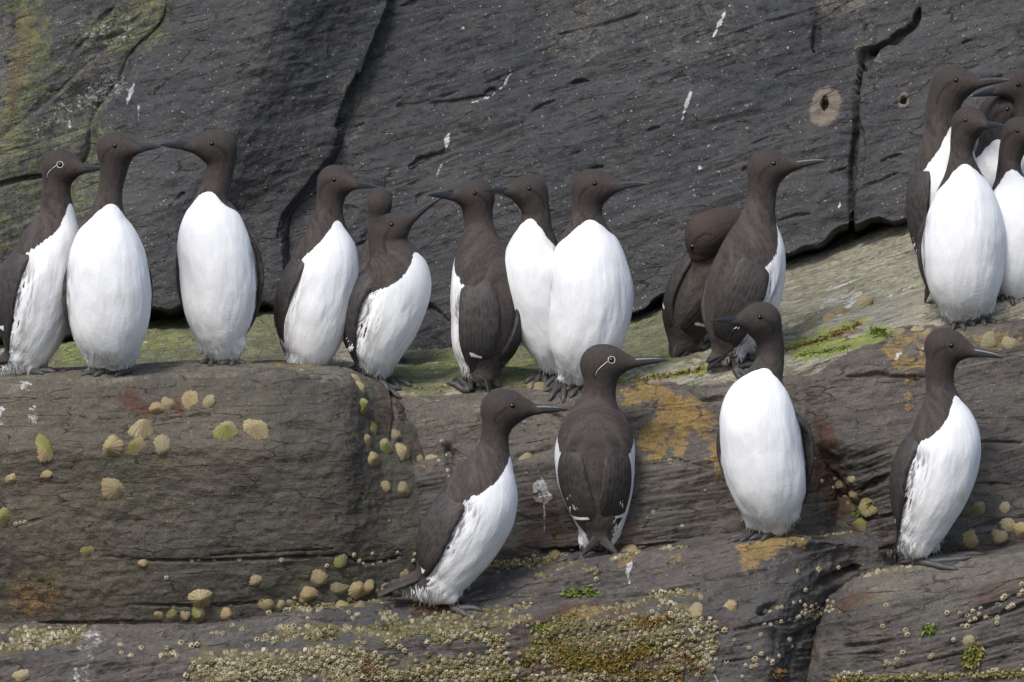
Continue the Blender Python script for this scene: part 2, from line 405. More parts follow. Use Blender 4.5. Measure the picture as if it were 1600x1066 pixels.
ROCKS = {}
ROCKS["cliff"] = build_cliff()

# ---- mossy slope between the cliff and the front rocks
FRONT = [(-260, 600), (400, 590), (620, 603), (760, 602), (900, 600), (1000, 597), (1100, 582), (1180, 572), (1240, 556), (1330, 530), (1400, 512), (1450, 500), (1600, 470), (1860, 420)]
st = []
for x in (-260, 100, 240, 420, 520, 640, 760, 860, 990, 1060, 1150, 1240, 1330, 1420, 1510, 1600, 1860):
    b = float(np.interp(x, [p[0] for p in BASE], [p[1] for p in BASE])); f = float(np.interp(x, [p[0] for p in FRONT], [p[1] for p in FRONT]))
    st.append((x, [(b - 40, 1.35), (b, 0.90), ((b * .5 + f * .5), 0.60), (f - 6, 0.33), (f + 14, 0.30), (f + 90, 0.31)]))
ROCKS["slope"] = loft("rock_slope", st, M_slope, 11, R(-20), dict(big=0.5, med=0.8, fine=0.8, ter=2.2, tw=0.024, yk=0.75),
    stn=[("lime", [(110, 550), (280, 525)], 22, .52), ("lime", [(620, 580), (740, 572), (860, 572)], 16, .55), ("lime", [(1010, 560), (1060, 540)], 12, .45), ("green", [(100, 560), (260, 520), (420, 510)], 60, 1.4), ("green", [(600, 575), (700, 575), (860, 565), (1000, 530), (1060, 520)], 44, 1.5), ("green", [(1000, 530), (1060, 520)], 26, 0.7),
         ("lime", [(960, 598), (1020, 590), (1100, 580)], 7, 1.1), ("lime", [(1215, 548), (1270, 530), (1330, 508), (1350, 500)], 8, 1.1), ("lime", [(1235, 553), (1300, 545), (1390, 522)], 9, 0.9),
         ("green", [(1240, 480), (1400, 400)], 50, 0.6), ("rust", [(1270, 540), (1340, 515)], 7, 0.7), ("rust", [(1010, 590), (1060, 585)], 5, 0.9),
         ("white", [(1290, 455), (1350, 432)], 2.4, 0.8), ("white", [(1290, 478), (1340, 460)], 6, 0.62), ("white", [(1372, 470), (1430, 445)], 3, 0.9), ("white", [(1300, 505), (1325, 478), (1345, 465)], 4, 0.9),
         ("white", [(1345, 462), (1385, 448)], 3, 0.6), ("white", [(1430, 475), (1450, 466)], 3, 0.7), ("white", [(620, 572), (690, 566)], 3, 0.6), ("white", [(650, 585), (700, 580)], 3, 0.55), ("white", [(110, 545), (280, 530)], 5, 0.5), ("white", [(1000, 560), (1060, 548)], 5, 0.5)],
    cracks=[([(1215, 515), (1260, 495), (1290, 478)], 3.5, 0.012), ([(1345, 480), (1400, 455)], 3, 0.008), ([(1250, 465), (1320, 440), (1420, 400)], 2.2, 0.006)])

# ---- big left boulder
def sh(L, dy, dpy=0): return [(a + dpy, b + dy) for a, b in L]
st = [(-260, [(594, .50), (590, .36), (594, .18), (612, .07), (700, .01), (850, .02), (955, .05), (1040, .08)]),
      (0, [(594, .50), (587, .36), (590, .18), (608, .07), (700, .01), (850, .02), (955, .05), (1040, .08)]),
      (150, [(582, .50), (574, .36), (578, .18), (596, .06), (700, -.01), (850, .00), (955, .04), (1040, .08)]),
      (300, [(570, .50), (563, .36), (568, .18), (588, .06), (700, -.01), (850, .00), (955, .04), (1040, .08)]),
      (430, [(566, .50), (558, .36), (562, .18), (580, .06), (700, -.01), (850, .00), (945, .04), (1030, .08)]),
      (530, [(576, .50), (568, .36), (572, .20), (590, .09), (700, .02), (850, .02), (935, .05), (1020, .08)]),
      (556, [(582, .50), (574, .37), (580, .22), (600, .11), (700, .04), (850, .03), (930, .06), (1010, .09)]),
      (600, [(600, .50), (592, .40), (600, .29), (628, .19), (720, .12), (850, .08), (925, .08), (1000, .12)]),
      (628, [(625, .50), (618, .42), (626, .31), (650, .22), (730, .15), (850, .10), (920, .10), (1000, .14)]),
      (680, [(668, .52), (662, .46), (672, .37), (700, .28), (760, .19), (850, .14), (910, .14), (1000, .18)]),
      (730, [(715, .60), (712, .52), (722, .46), (745, .38), (800, .30), (860, .24), (900, .24), (1000, .26)]),
      (800, [(760, .7), (770, .62), (780, .6), (800, .5), (830, .45), (860, .4), (900, .4), (1000, .4)])]
ROCKS["boulder"] = loft("limpet_boulder", st, M_boulder, 23, R(-2), dict(big=0.8, med=0.6, fine=0.9, ter=0.25, tw=0.05), sx=9, ss=4,
    stn=[("rust", [(205, 625), (235, 645)], 13, 1.2), ("rust", [(275, 622), (285, 648)], 9, 1.1), ("orange", [(40, 925), (80, 915)], 26, 0.50), ("rust", [(50, 930), (95, 925)], 22, 0.8), ("rust", [(110, 730), (60, 700)], 20, 0.4),
         ("rust", [(345, 700), (335, 690)], 8, 0.5), ("rust", [(570, 640), (615, 620), (600, 660)], 14, 0.6), ("rust", [(530, 760), (480, 700)], 20, 0.3), ("orange", [(430, 566), (500, 572)], 7, 0.55), ("orange", [(555, 590), (562, 600)], 6, 0.7),
         ("white", [(40, 600), (50, 625), (55, 655)], 7, 0.62), ("white", [(0, 640), (2, 665)], 6, 0.7), ("white", [(40, 657), (66, 660)], 5, 0.5),
         ("white", [(277, 594), (285, 606)], 2.2, 1.0), ("white", [(290, 645), (300, 680), (325, 745)], 1.8, 0.72), ("white", [(325, 750), (330, 785)], 1.5, 0.6), ("white", [(590, 795), (610, 815)], 4.5, 0.85),
         ("white", [(546, 640), (548, 655)], 4, 0.8), ("white", [(552, 675), (562, 690)], 3, 0.75), ("white", [(470, 578), (480, 580)], 3, 0.7), ("white", [(585, 745), (600, 790)], 2, 0.5),
         ("green", [(110, 800), (170, 760)], 60, 0.30), ("green", [(440, 900), (455, 915)], 14, 0.5), ("green", [(235, 728), (245, 735)], 12, 0.5), ("green", [(375, 935), (385, 950)], 16, 0.42), ("pale", [(-20, 590), (200, 582), (430, 568), (540, 582)], 13, 0.8), ("pale", [(-20, 780), (120, 900)], 60, 0.35)],
    cracks=[([(0, 828), (40, 818), (85, 806)], 2.0, 0.008), ([(150, 868), (230, 876), (330, 877), (430, 873), (540, 868)], 2.4, 0.012), ([(540, 868), (560, 880), (600, 878), (640, 866)], 2.2, 0.010), ([(330, 869), (440, 862), (520, 858)], 1.6, 0.006),
            ([(200, 945), (300, 948), (400, 942)], 2, 0.008), ([(255, 655), (330, 648)], 2.4, 0.007), ([(280, 582), (330, 572)], 2, 0.005), ([(-200, 975), (0, 976), (150, 974), (250, 973)], 3, 0.012), ([(600, 590), (612, 606), (618, 660)], 2.2, 0.01), ([(618, 640), (610, 700), (640, 760)], 2.0, 0.006)])

# ---- middle rock with the lichen patch
st = []
for x, t, k in ((540, 622, 0.0), (640, 622, 0.0), (760, 618, 0), (860, 612, 0), (960, 606, -.02), (1060, 602, -.02), (1130, 592, -.01), (1200, 584, 0.0), (1270, 574, .03), (1330, 570, .12), (1400, 600, .25)):
    st.append((x, [(t - 12, .40), (t, .29 + k), (t + 18, .255 + k), (t + 100, .20 + k), (t + 110, .17 + k), (850, .13 + k), (905, .14 + k), (960, .16 + k)]))
ROCKS["mid"] = loft("middle_rock", st, M_mid, 37, R(-9), dict(big=0.9, med=1.1, fine=1.0, ter=1.3, tw=0.03),
    stn=[("orange", [(985, 612), (1030, 612), (1075, 640), (1060, 690)], 17, 1.0), ("orange", [(1040, 640), (1020, 690)], 20, 0.9), ("orange", [(1080, 640), (1105, 680), (1120, 700), (1125, 745)], 13, 0.85), ("orange", [(990, 610), (1000, 640)], 12, 0.6),
         ("pale", [(620, 625), (740, 640), (900, 640)], 34, 0.6), ("pale", [(1100, 590), (1130, 610)], 20, 0.5), ("green", [(640, 660), (720, 650)], 16, 0.3),
         ("rust", [(840, 785), (870, 830), (830, 840)], 26, 0.6), ("rust", [(1270, 690), (1300, 760), (1330, 800)], 20, 0.9), ("rust", [(1275, 690), (1255, 760)], 14, 0.7),
         ("white", [(846, 755), (848, 775)], 7, 0.75), ("white", [(850, 775), (851, 862)], 1.8, 0.8), ("white", [(983, 606), (962, 612)], 3, 0.9), ("white", [(640, 622), (700, 628)], 3, 0.5), ("white", [(1047, 722), (1048, 724)], 3, 0.8)],
    cracks=[([(1080, 610), (1100, 625), (1130, 620)], 3.5, 0.012), ([(700, 700), (760, 730), (860, 700)], 3, 0.01), ([(850, 640), (900, 665)], 3, 0.01), ([(1000, 700), (1100, 730), (1240, 760)], 2.2, 0.006), ([(1220, 590), (1270, 582), (1330, 568)], 3.5, 0.015), ([(1278, 690), (1298, 730), (1315, 775), (1340, 812)], 5, 0.025), ([(700, 700), (722, 770), (708, 860)], 7, 0.02), ([(850, 862), (1000, 856), (1240, 832)], 5, 0.03)])

# ---- right-hand rock under the group of five
st = [(1180, [(640, .60), (650, .52), (670, .48), (760, .45), (850, .42), (900, .42), (960, .42)]),
      (1225, [(600, .58), (604, .44), (625, .40), (720, .36), (800, .33), (880, .30), (960, .30)]),
      (1262, [(580, .56), (583, .36), (604, .29), (690, .23), (760, .30), (860, .27), (960, .27)]),
      (1300, [(558, .56), (562, .34), (585, .25), (690, .18), (770, .26), (860, .22), (960, .24)]),
      (1350, [(534, .60), (538, .34), (560, .24), (700, .16), (785, .21), (860, .18), (960, .2)]),
      (1410, [(508, .62), (514, .34), (535, .25), (690, .16), (770, .14), (860, .14), (960, .17)]),
      (1470, [(496, .64), (503, .34), (530, .26), (680, .17), (770, .14), (850, .11), (960, .16)]),
      (1540, [(488, .64), (496, .34), (520, .26), (680, .17), (780, .14), (835, .10), (960, .15)]),
      (1600, [(480, .64), (488, .34), (510, .26), (680, .17), (775, .14), (822, .10), (960, .14)]),
      (1860, [(440, .64), (450, .34), (480, .26), (660, .17), (740, .14), (790, .10), (960, .13)])]
ROCKS["right"] = loft("right_rock", st, M_mid, 51, R(-16), dict(big=0.8, med=1.1, fine=1.0, ter=1.2, tw=0.028), sx=10, ss=4,
    stn=[("orange", [(1390, 545), (1430, 530), (1450, 560), (1410, 575)], 16, 0.8), ("orange", [(1415, 580), (1420, 630)], 12, 0.62), ("orange", [(1430, 522), (1560, 530), (1620, 540)], 10, 0.72), ("orange", [(1340, 540), (1400, 520)], 8, 0.5),
         ("white", [(1400, 560), (1410, 550)], 5, 0.8), ("white", [(1440, 545), (1430, 530)], 6, 0.7), ("white", [(1425, 535), (1430, 525)], 7, 0.6), ("white", [(1284, 572), (1279, 620), (1283, 650), (1292, 668)], 2.0, 0.95),
         ("rust", [(1285, 660), (1290, 720), (1320, 790)], 22, 0.9), ("rust", [(1450, 520), (1480, 515)], 8, 0.4), ("lime", [(1350, 530), (1395, 512)], 8, 0.8), ("green", [(1390, 520), (1350, 535)], 10, 0.7), ("pale", [(1340, 560), (1600, 640)], 60, 0.28), ("white", [(1200, 600), (1215, 575)], 3, .4)],
    cracks=[([(1320, 588), (1370, 586), (1440, 590)], 3, 0.01), ([(1440, 588), (1470, 590), (1500, 600)], 2.5, 0.008), ([(1335, 772), (1370, 752), (1410, 735)], 4.5, 0.025), ([(1300, 735), (1320, 765), (1345, 800)], 5, 0.02), ([(1345, 812), (1420, 800), (1500, 785)], 3, 0.015), ([(1260, 600), (1300, 575)], 2.5, 0.008), ([(1500, 690), (1600, 692)], 1.8, 0.006), ([(1520, 755), (1580, 757)], 2.4, 0.008), ([(1500, 830), (1560, 812), (1640, 800)], 3, 0.012)])

CRUST = [
  ([(320, 1050), (440, 1040), (590, 1040)], 34, 900, (6, 11), .35), ([(560, 1050), (620, 1058)], 22, 120, (6, 11), .6), ([(480, 990), (530, 985)], 12, 60, (7, 11), .8), ([(490, 1015), (560, 1020)], 14, 90, (6, 10), .5),
  ([(600, 955), (620, 975), (700, 962), (800, 958)], 11, 200, (6, 10), .75), ([(560, 985), (610, 985), (700, 975)], 12, 110, (6, 10), .8),
  ([(650, 1050), (720, 1050), (790, 1050)], 26, 420, (6, 10), .6), ([(680, 1000), (720, 985), (780, 1000), (770, 1040), (700, 1040)], 16, 330, (6, 10), .45), ([(830, 1060), (900, 1060), (1040, 1060)], 12, 170, (6, 10), .6),
  ([(20, 1005), (60, 995), (130, 985)], 10, 170, (6, 10), .4), ([(0, 990), (70, 985)], 8, 70, (6, 9), .5), ([(250, 1025), (275, 1020)], 10, 24, (8, 12), .2), ([(455, 942), (470, 950), (520, 945), (600, 940)], 7, 110, (5, 9), .8), ([(590, 925), (625, 925)], 8, 40, (5, 9), .8),
  ([(770, 885), (830, 880), (900, 872)], 10, 260, (5, 9), .7), ([(840, 898), (860, 900)], 7, 30, (5, 9), .6), ([(910, 888), (935, 893)], 8, 30, (6, 10), .5), ([(960, 872), (1000, 862)], 6, 20, (5, 8), .4), ([(1030, 860), (1070, 856)], 5, 24, (5, 8), .5),
  ([(905, 955), (960, 950), (1010, 940)], 5, 60, (5, 8), .4), ([(1015, 930), (1060, 925), (1090, 930)], 8, 110, (5, 9), .4), ([(1030, 945), (1050, 940)], 7, 30, (6, 9), .3), ([(985, 975), (1020, 985), (1060, 1000), (1040, 1050)], 26, 420, (6, 10), .6),
  ([(840, 990), (880, 975), (960, 975)], 13, 160, (5, 9), .7), ([(830, 1030), (900, 1000), (990, 1000)], 22, 300, (5, 9), .8), ([(600, 1000), (650, 985), (830, 970)], 12, 220, (5, 9), .6), ([(1060, 960), (1110, 985), (1100, 1040)], 22, 120, (5, 9), .3), ([(0, 1010), (120, 1000)], 14, 120, (5, 9), .5), ([(420, 1000), (470, 985)], 12, 60, (5, 9), .4),
  ([(1300, 1062), (1400, 1058), (1500, 1055), (1600, 1050)], 7, 300, (5, 9), .7), ([(1310, 1055), (1345, 1052)], 6, 34, (6, 9), .2), ([(1380, 1040), (1400, 1035)], 6, 20, (6, 10), .3),
  ([(1230, 845), (1330, 832)], 4, 60, (5, 8), .6), ([(1350, 900), (1400, 890), (1440, 878)], 4, 46, (5, 8), .4), ([(1255, 960), (1300, 950)], 14, 50, (5, 8), .2), ([(800, 950), (830, 945)], 6, 40, (5, 8), .6)]
CR_ST = [("crust", p_, r_ * 0.75, 0.85) for p_, r_, c_, z_, t_ in CRUST if c_ > 50]

# ---- the long stepped shore rock in front, with barnacles
st = [(-260, [(965, .40), (972, .12), (980, .02), (1000, -.05), (1015, -.08), (1030, -.12), (1180, -.17)]),
      (100, [(968, .40), (974, .12), (982, .02), (1000, -.05), (1015, -.08), (1030, -.12), (1180, -.17)]),
      (300, [(960, .40), (966, .12), (974, .01), (1000, -.05), (1015, -.08), (1030, -.12), (1180, -.17)]),
      (470, [(938, .40), (952, .12), (960, .00), (985, -.04), (1005, -.07), (1025, -.12), (1180, -.17)]),
      (560, [(925, .40), (940, .14), (954, .01), (975, -.03), (1000, -.06), (1018, -.12), (1180, -.17)]),
      (650, [(915, .40), (925, .16), (948, .02), (968, -.02), (976, -.05), (990, -.11), (1180, -.16)]),
      (740, [(890, .40), (900, .18), (935, .02), (958, -.02), (966, -.05), (980, -.11), (1180, -.16)]),
      (830, [(868, .40), (876, .19), (908, .02), (948, -.02), (958, -.05), (975, -.11), (1180, -.16)]),
      (930, [(852, .40), (860, .18), (888, .01), (930, -.02), (942, -.05), (962, -.11), (1180, -.16)]),
      (1030, [(845, .40), (852, .17), (874, .00), (925, -.03), (938, -.06), (960, -.11), (1180, -.16)]),
      (1120, [(838, .40), (845, .17), (862, .00), (925, -.05), (940, -.07), (960, -.11), (1180, -.16)]),
      (1200, [(826, .40), (832, .17), (843, .00), (925, -.06), (945, -.08), (965, -.11), (1180, -.16)]),
      (1250, [(822, .40), (828, .17), (838, .00), (918, -.03), (945, -.03), (975, -.02), (1180, -.04)]),
      (1310, [(824, .40), (832, .18), (845, .04), (895, .06), (945, .09), (985, .10), (1180, .08)]),
      (1400, [(835, .40), (845, .20), (860, .13), (905, .09), (945, .06), (985, .04), (1180, .0)])]
ROCKS["shore"] = loft("shore_rock", st, M_fore, 67, R(-9), dict(big=0.7, med=1.2, fine=1.2, ter=1.2, tw=0.03), sx=12, ss=3,
    stn=CR_ST + [("orange", [(1165, 865), (1200, 845), (1250, 845)], 12, 0.95), ("orange", [(1170, 880), (1200, 860)], 12, 0.8), ("orange", [(1035, 885), (1060, 870)], 8, 0.75), ("orange", [(890, 965), (935, 960)], 10, 0.7), ("orange", [(970, 872), (1000, 865)], 6, 0.7),
         ("rust", [(990, 960), (880, 960), (760, 1000)], 16, 0.7), ("rust", [(1130, 978), (1160, 975)], 10, 0.7), ("rust", [(830, 1040), (1000, 1000), (1060, 1040)], 36, 0.7), ("rust", [(560, 1010), (575, 1050)], 12, 0.9), ("rust", [(650, 955), (720, 958)], 10, 0.8),
         ("white", [(988, 876), (980, 895), (984, 912)], 3.2, 0.85), ("white", [(562, 1005), (560, 1030)], 9, 0.72), ("white", [(770, 878), (790, 870)], 4, 0.6), ("white", [(870, 890), (882, 888)], 4, 0.6), ("white", [(1072, 975), (1090, 1000), (1103, 1025), (1112, 1045), (1122, 1066)], 2.2, 1.0),
         ("white", [(140, 1000), (130, 1066)], 14, 0.45), ("white", [(1290, 1000), (1270, 1040), (1262, 1066)], 3, 0.7),
         ("green", [(760, 880), (900, 880)], 14, 0.6), ("green", [(860, 1000), (900, 1040), (960, 1040)], 30, 0.5), ("green", [(600, 990), (700, 985)], 18, 0.5), ("pale", [(-100, 985), (300, 985), (480, 968)], 20, 0.55), ("pale", [(130, 1010), (260, 1050)], 40, 0.3), ("pale", [(1290, 930), (1270, 1010), (1230, 1066)], 26, 0.45)],
    cracks=[([(800, 945), (950, 932), (1040, 925), (1130, 905), (1200, 890)], 2.4, 0.010), ([(1190, 952), (1240, 936), (1290, 908), (1340, 888)], 6, 0.03), ([(1225, 1066), (1250, 1000), (1275, 950)], 4, 0.02), ([(1150, 985), (1250, 965), (1300, 945)], 3, 0.010), ([(300, 1010), (430, 1008), (520, 1000)], 2.2, 0.007),
            ([(500, 1000), (560, 1000), (600, 985), (612, 975)], 6, 0.02), ([(840, 1010), (830, 1066)], 3, 0.012), ([(960, 880), (990, 872)], 2.5, 0.008), ([(1150, 1010), (1290, 985)], 2.2, 0.007), ([(1130, 1035), (1280, 1015)], 2.2, 0.007), ([(470, 965), (520, 970), (560, 968)], 2.4, 0.008)])

# ---- low right rock under the right-most front bird
st = [(1235, [(1080, .30), (1085, .20), (1090, .16), (1100, .12), (1120, .1), (1190, .1)]),
      (1262, [(985, .28), (990, .16), (1000, .09), (1020, .04), (1060, .0), (1190, -.04)]),
      (1285, [(925, .26), (930, .15), (942, .06), (980, .0), (1020, -.04), (1190, -.09)]),
      (1330, [(892, .24), (898, .15), (908, .02), (950, -.06), (1010, -.09), (1190, -.14)]),
      (1400, [(872, .24), (878, .15), (890, .01), (935, -.08), (1005, -.11), (1190, -.16)]),
      (1470, [(862, .24), (868, .15), (882, .01), (930, -.08), (1000, -.11), (1190, -.16)]),
      (1560, [(846, .24), (852, .15), (866, .00), (915, -.08), (990, -.11), (1190, -.16)]),
      (1610, [(828, .24), (834, .15), (850, .00), (905, -.08), (985, -.11), (1190, -.16)]),
      (1860, [(780, .24), (786, .15), (800, .00), (880, -.08), (970, -.11), (1190, -.16)])]
ROCKS["low"] = loft("low_rock", st, M_fore, 83, R(-14), dict(big=0.6, med=1.0, fine=1.0, ter=1.3, tw=0.034), sx=8, ss=4,
    stn=CR_ST + [("pale", [(1340, 915), (1440, 890), (1600, 880)], 26, 0.7), ("rust", [(1310, 950), (1350, 930)], 10, 0.8), ("rust", [(1520, 935), (1600, 910)], 14, 0.6), ("rust", [(1340, 1000), (1440, 990)], 8, 0.4),
         ("green", [(1450, 985), (1460, 975)], 12, 0.6), ("green", [(1515, 1035), (1525, 1015)], 18, 0.5), ("green", [(1350, 940), (1480, 930)], 14, 0.35), ("white", [(1310, 958), (1316, 950)], 4, 0.7), ("white", [(1296, 940), (1300, 930)], 5, 0.5), ("pale", [(1275, 1000), (1265, 1066)], 14, 0.7)],
    cracks=[([(1320, 1010), (1400, 1000), (1470, 985), (1560, 960), (1640, 930)], 3.2, 0.012), ([(1290, 1025), (1380, 1020)], 2.4, 0.008), ([(1500, 965), (1600, 925)], 3, 0.01), ([(1400, 1045), (1600, 1000)], 2.4, 0.008), ([(1340, 930), (1420, 918)], 2, 0.004)])
#@@BIRDS
# ------------------------------------------------------------------ finding places on the rocks
BV = {}
for k, (o, (V, F)) in ROCKS.items():
    BV[k] = BVHTree.FromPolygons(V.tolist(), F.tolist(), all_triangles=False)
def hit(px, py, rocks=None):
    """where the line of sight of a photo pixel meets the rocks"""
    d = Vector(ray(px, py)).normalized(); best = None
    for k in (rocks or BV.keys()):
        r = BV[k].ray_cast(Vector(CAM), d)
        if r[0] is not None and (best is None or r[3] < best[3]): best = (r[0], r[1], k, r[3])
    return best
def ground_z(x, y, z, skip=("cliff",)):
    best = None
    for k in BV:
        if k in skip: continue
        r = BV[k].ray_cast(Vector((x, y, z)), Vector((0, 0, -1)))
        if r[0] is not None and (best is None or r[0].z > best): best = r[0].z
    return best

# ------------------------------------------------------------------ bird materials
def feather_mat():
    n = N("feathers"); uv = n.tc.outputs['UV']; g = n.tc.outputs['Object']
    sv = n.map(uv, (1, 0.20, 1), (0, 0, R(-9)))
    a = n.noise(sv, 120, 3, 0.6); a2 = n.noise(sv, 42, 3, 0.6)
    amp = n.attr("streak")
    e = n.math('ADD', n.attr("edge"), n.math('MULTIPLY', n.math('SUBTRACT', a, 0.5), n.math('MULTIPLY', amp, 80.0)))
    e = n.math('ADD', e, n.math('MULTIPLY', n.math('SUBTRACT', a2, 0.5), n.math('MULTIPLY', amp, 60.0)))
    white = n.ramp(e, -1.0, 1.2)
    big = n.noise(g, 14, 3, 0.6); fine = n.noise(g, 300, 3, 0.6); mott = n.noise(n.map(uv, (1, 0.5, 1)), 34, 4, 0.7)
    cap = n.attr("head")
    br = n.mix(n.ramp(big, 0.35, 0.65), (0.034, 0.030, 0.029), (0.044, 0.038, 0.036))
    br = n.mix(n.ramp(mott, 0.40, 0.66, 0, 0.75), br, (0.086, 0.070, 0.063))
    br = n.mix(n.ramp(fine, 0.35, 0.65, 0.35, 0), br, (0.026, 0.021, 0.020))
    scal = n.vor(n.map(uv, (1.3, 0.7, 1)), 120)
    br = n.mix(n.ramp(scal, 0.30, 0.75, 0, 0.25), br, (0.095, 0.080, 0.072))
    br = n.mix(cap, br, n.mix(n.ramp(big, 0.3, 0.7), (0.043, 0.035, 0.0315), (0.038, 0.032, 0.030)))
    br = n.mix(n.attr("warm"), br, n.mix(n.ramp(mott, 0.35, 0.65), (0.070, 0.046, 0.034), (0.050, 0.034, 0.027)))
    hl = n.noise(n.map(uv, (1, 0.5, 1)), 210, 3, 0.7)
    br = n.mix(n.ramp(hl, 0.52, 0.72, 0, 0.35), br, (0.095, 0.078, 0.068))
    br = n.mix(n.attr("groove"), br, (0.022, 0.018, 0.016))
    wh = n.mix(n.ramp(n.noise(n.map(uv, (1, 0.45, 1)), 22, 4, 0.65), 0.35, 0.72), (0.76, 0.765, 0.78), (0.66, 0.68, 0.71))
    zone = n.math('MULTIPLY', n.math('MULTIPLY', n.ramp(n.attr("edge"), 4.0, 58.0, 1, 0), n.ramp(amp, 0.3, 0.8)), n.ramp(n.math('ADD', n.math('MULTIPLY', a, 0.6), n.math('MULTIPLY', a2, 0.4)), 0.45, 0.56))
    wh = n.mix(n.math('MULTIPLY', zone, 0.95), wh, (0.13, 0.125, 0.13))  # grey flank streaks: markings plus shade between ruffled feathers, put into the colour
    wh = n.mix(n.math('MULTIPLY', n.attr("dirt"), n.ramp(n.noise(g, 40, 3, 0.6), 0.4, 0.6)), wh, (0.62, 0.58, 0.42))
    col = n.mix(white, br, wh)
    barb = n.noise(n.map(uv, (1, 0.10, 1), (0, 0, R(-10))), 170, 4, 0.7)
    tuft = n.noise(n.map(uv, (1, 0.30, 1), (0, 0, R(-12))), 30, 3, 0.6)
    dk_ = n.ramp(white, 0.0, 1.0, 1.0, 0.35)
    bp = n.bump(tuft, 0.0030, 0.8); bp = n.bump(n.math('MULTIPLY', n.noise(g, 120, 4, 0.7), dk_), 0.0012, 0.8, bp); bp = n.bump(n.math('MULTIPLY', barb, dk_), 0.0022, 0.8, bp); bp = n.bump(fine, 0.0006, 0.8, bp)
    n.b.inputs['Sheen Weight'].default_value = 0.02; n.b.inputs['Sheen Roughness'].default_value = 0.5
    n.b.inputs['Subsurface Weight'].default_value = 0.0
    return n.done(col, 0.85, bp, 0.18)
def wing_mat(name="wing_feathers"):
    n = N(name); uv = n.tc.outputs['UV']; g = n.tc.outputs['Object']
    big = n.noise(g, 18, 3, 0.6)
    # rows of overlapping feathers: long ridges along the wing
    wv = n.new("ShaderNodeTexWave"); wv.wave_type = 'BANDS'; wv.bands_direction = 'X'; wv.wave_profile = 'SAW'
    n.l(n.map(uv, (1, 1, 1)), wv.inputs['Vector']); wv.inputs['Scale'].default_value = 42; wv.inputs['Distortion'].default_value = 3.0; wv.inputs['Detail'].default_value = 2; wv.inputs['Detail Scale'].default_value = 0.6
    fe = wv.outputs[1]
    mott = n.noise(n.map(uv, (1, 0.35, 1)), 40, 4, 0.7)
    col = n.mix(n.ramp(big, 0.35, 0.65), (0.024, 0.022, 0.0225), (0.034, 0.030, 0.030))
    col = n.mix(n.ramp(mott, 0.45, 0.75, 0, 0.6), col, (0.060, 0.052, 0.050))
    col = n.mix(n.ramp(fe, 0.80, 1.0, 0, 0.6), col, (0.010, 0.009, 0.009))
    col = n.mix(n.ramp(fe, 0.0, 0.16, 0.7, 0), col, (0.10, 0.088, 0.082))
    cov = n.vor(n.map(uv, (1.25, 0.7, 1)), 115)
    col = n.mix(n.math('MULTIPLY', n.ramp(cov, 0.30, 0.75), n.attr("covert")), col, (0.095, 0.080, 0.073))
    col = n.mix(n.ramp(n.math('ADD', n.attr("bar"), n.math('MULTIPLY', n.math('SUBTRACT', n.noise(uv, 130, 2), 0.5), 3.0)), -0.5, 0.6), col, (0.74, 0.75, 0.76))
    bp = n.bump(fe, 0.0018, 0.8); bp = n.bump(mott, 0.0015, 0.6, bp); bp = n.bump(cov, 0.0016, 0.5, bp)
    return n.done(col, 0.62, bp, 0.3)
def plain(name, col, rough, spec=0.5, nz=None, coat=0.0):
    n = N(name); c = col
    g = n.tc.outputs['Object']
    a = n.noise(g, nz or 160, 4, 0.65)
    c = n.mix(n.ramp(a, 0.35, 0.7), col, tuple(x * 1.5 for x in col))
    n.b.inputs['Coat Weight'].default_value = coat
    return n.done(c, rough, n.bump(a, 0.0006, 0.6), spec)
M_feath = feather_mat(); M_wing = wing_mat()
M_tail = plain("tail_feathers", (0.028, 0.024, 0.022), 0.7, 0.3)
M_beak = plain("horn_beak", (0.012, 0.013, 0.016), 0.42, 0.5, 120)
M_eye = plain("eye_gloss", (0.003, 0.003, 0.003), 0.07, 0.5)
M_ring = plain("white_ring", (0.40, 0.40, 0.40), 0.8, 0.2)
M_foot = plain("foot_skin", (0.040, 0.038, 0.038), 0.55, 0.4, 220)
M_tuft = plain("white_tuft", (0.60, 0.61, 0.63), 0.9, 0.1, 30)
M_dark = plain("dark_tuft", (0.10, 0.095, 0.095), 0.9, 0.1, 30)

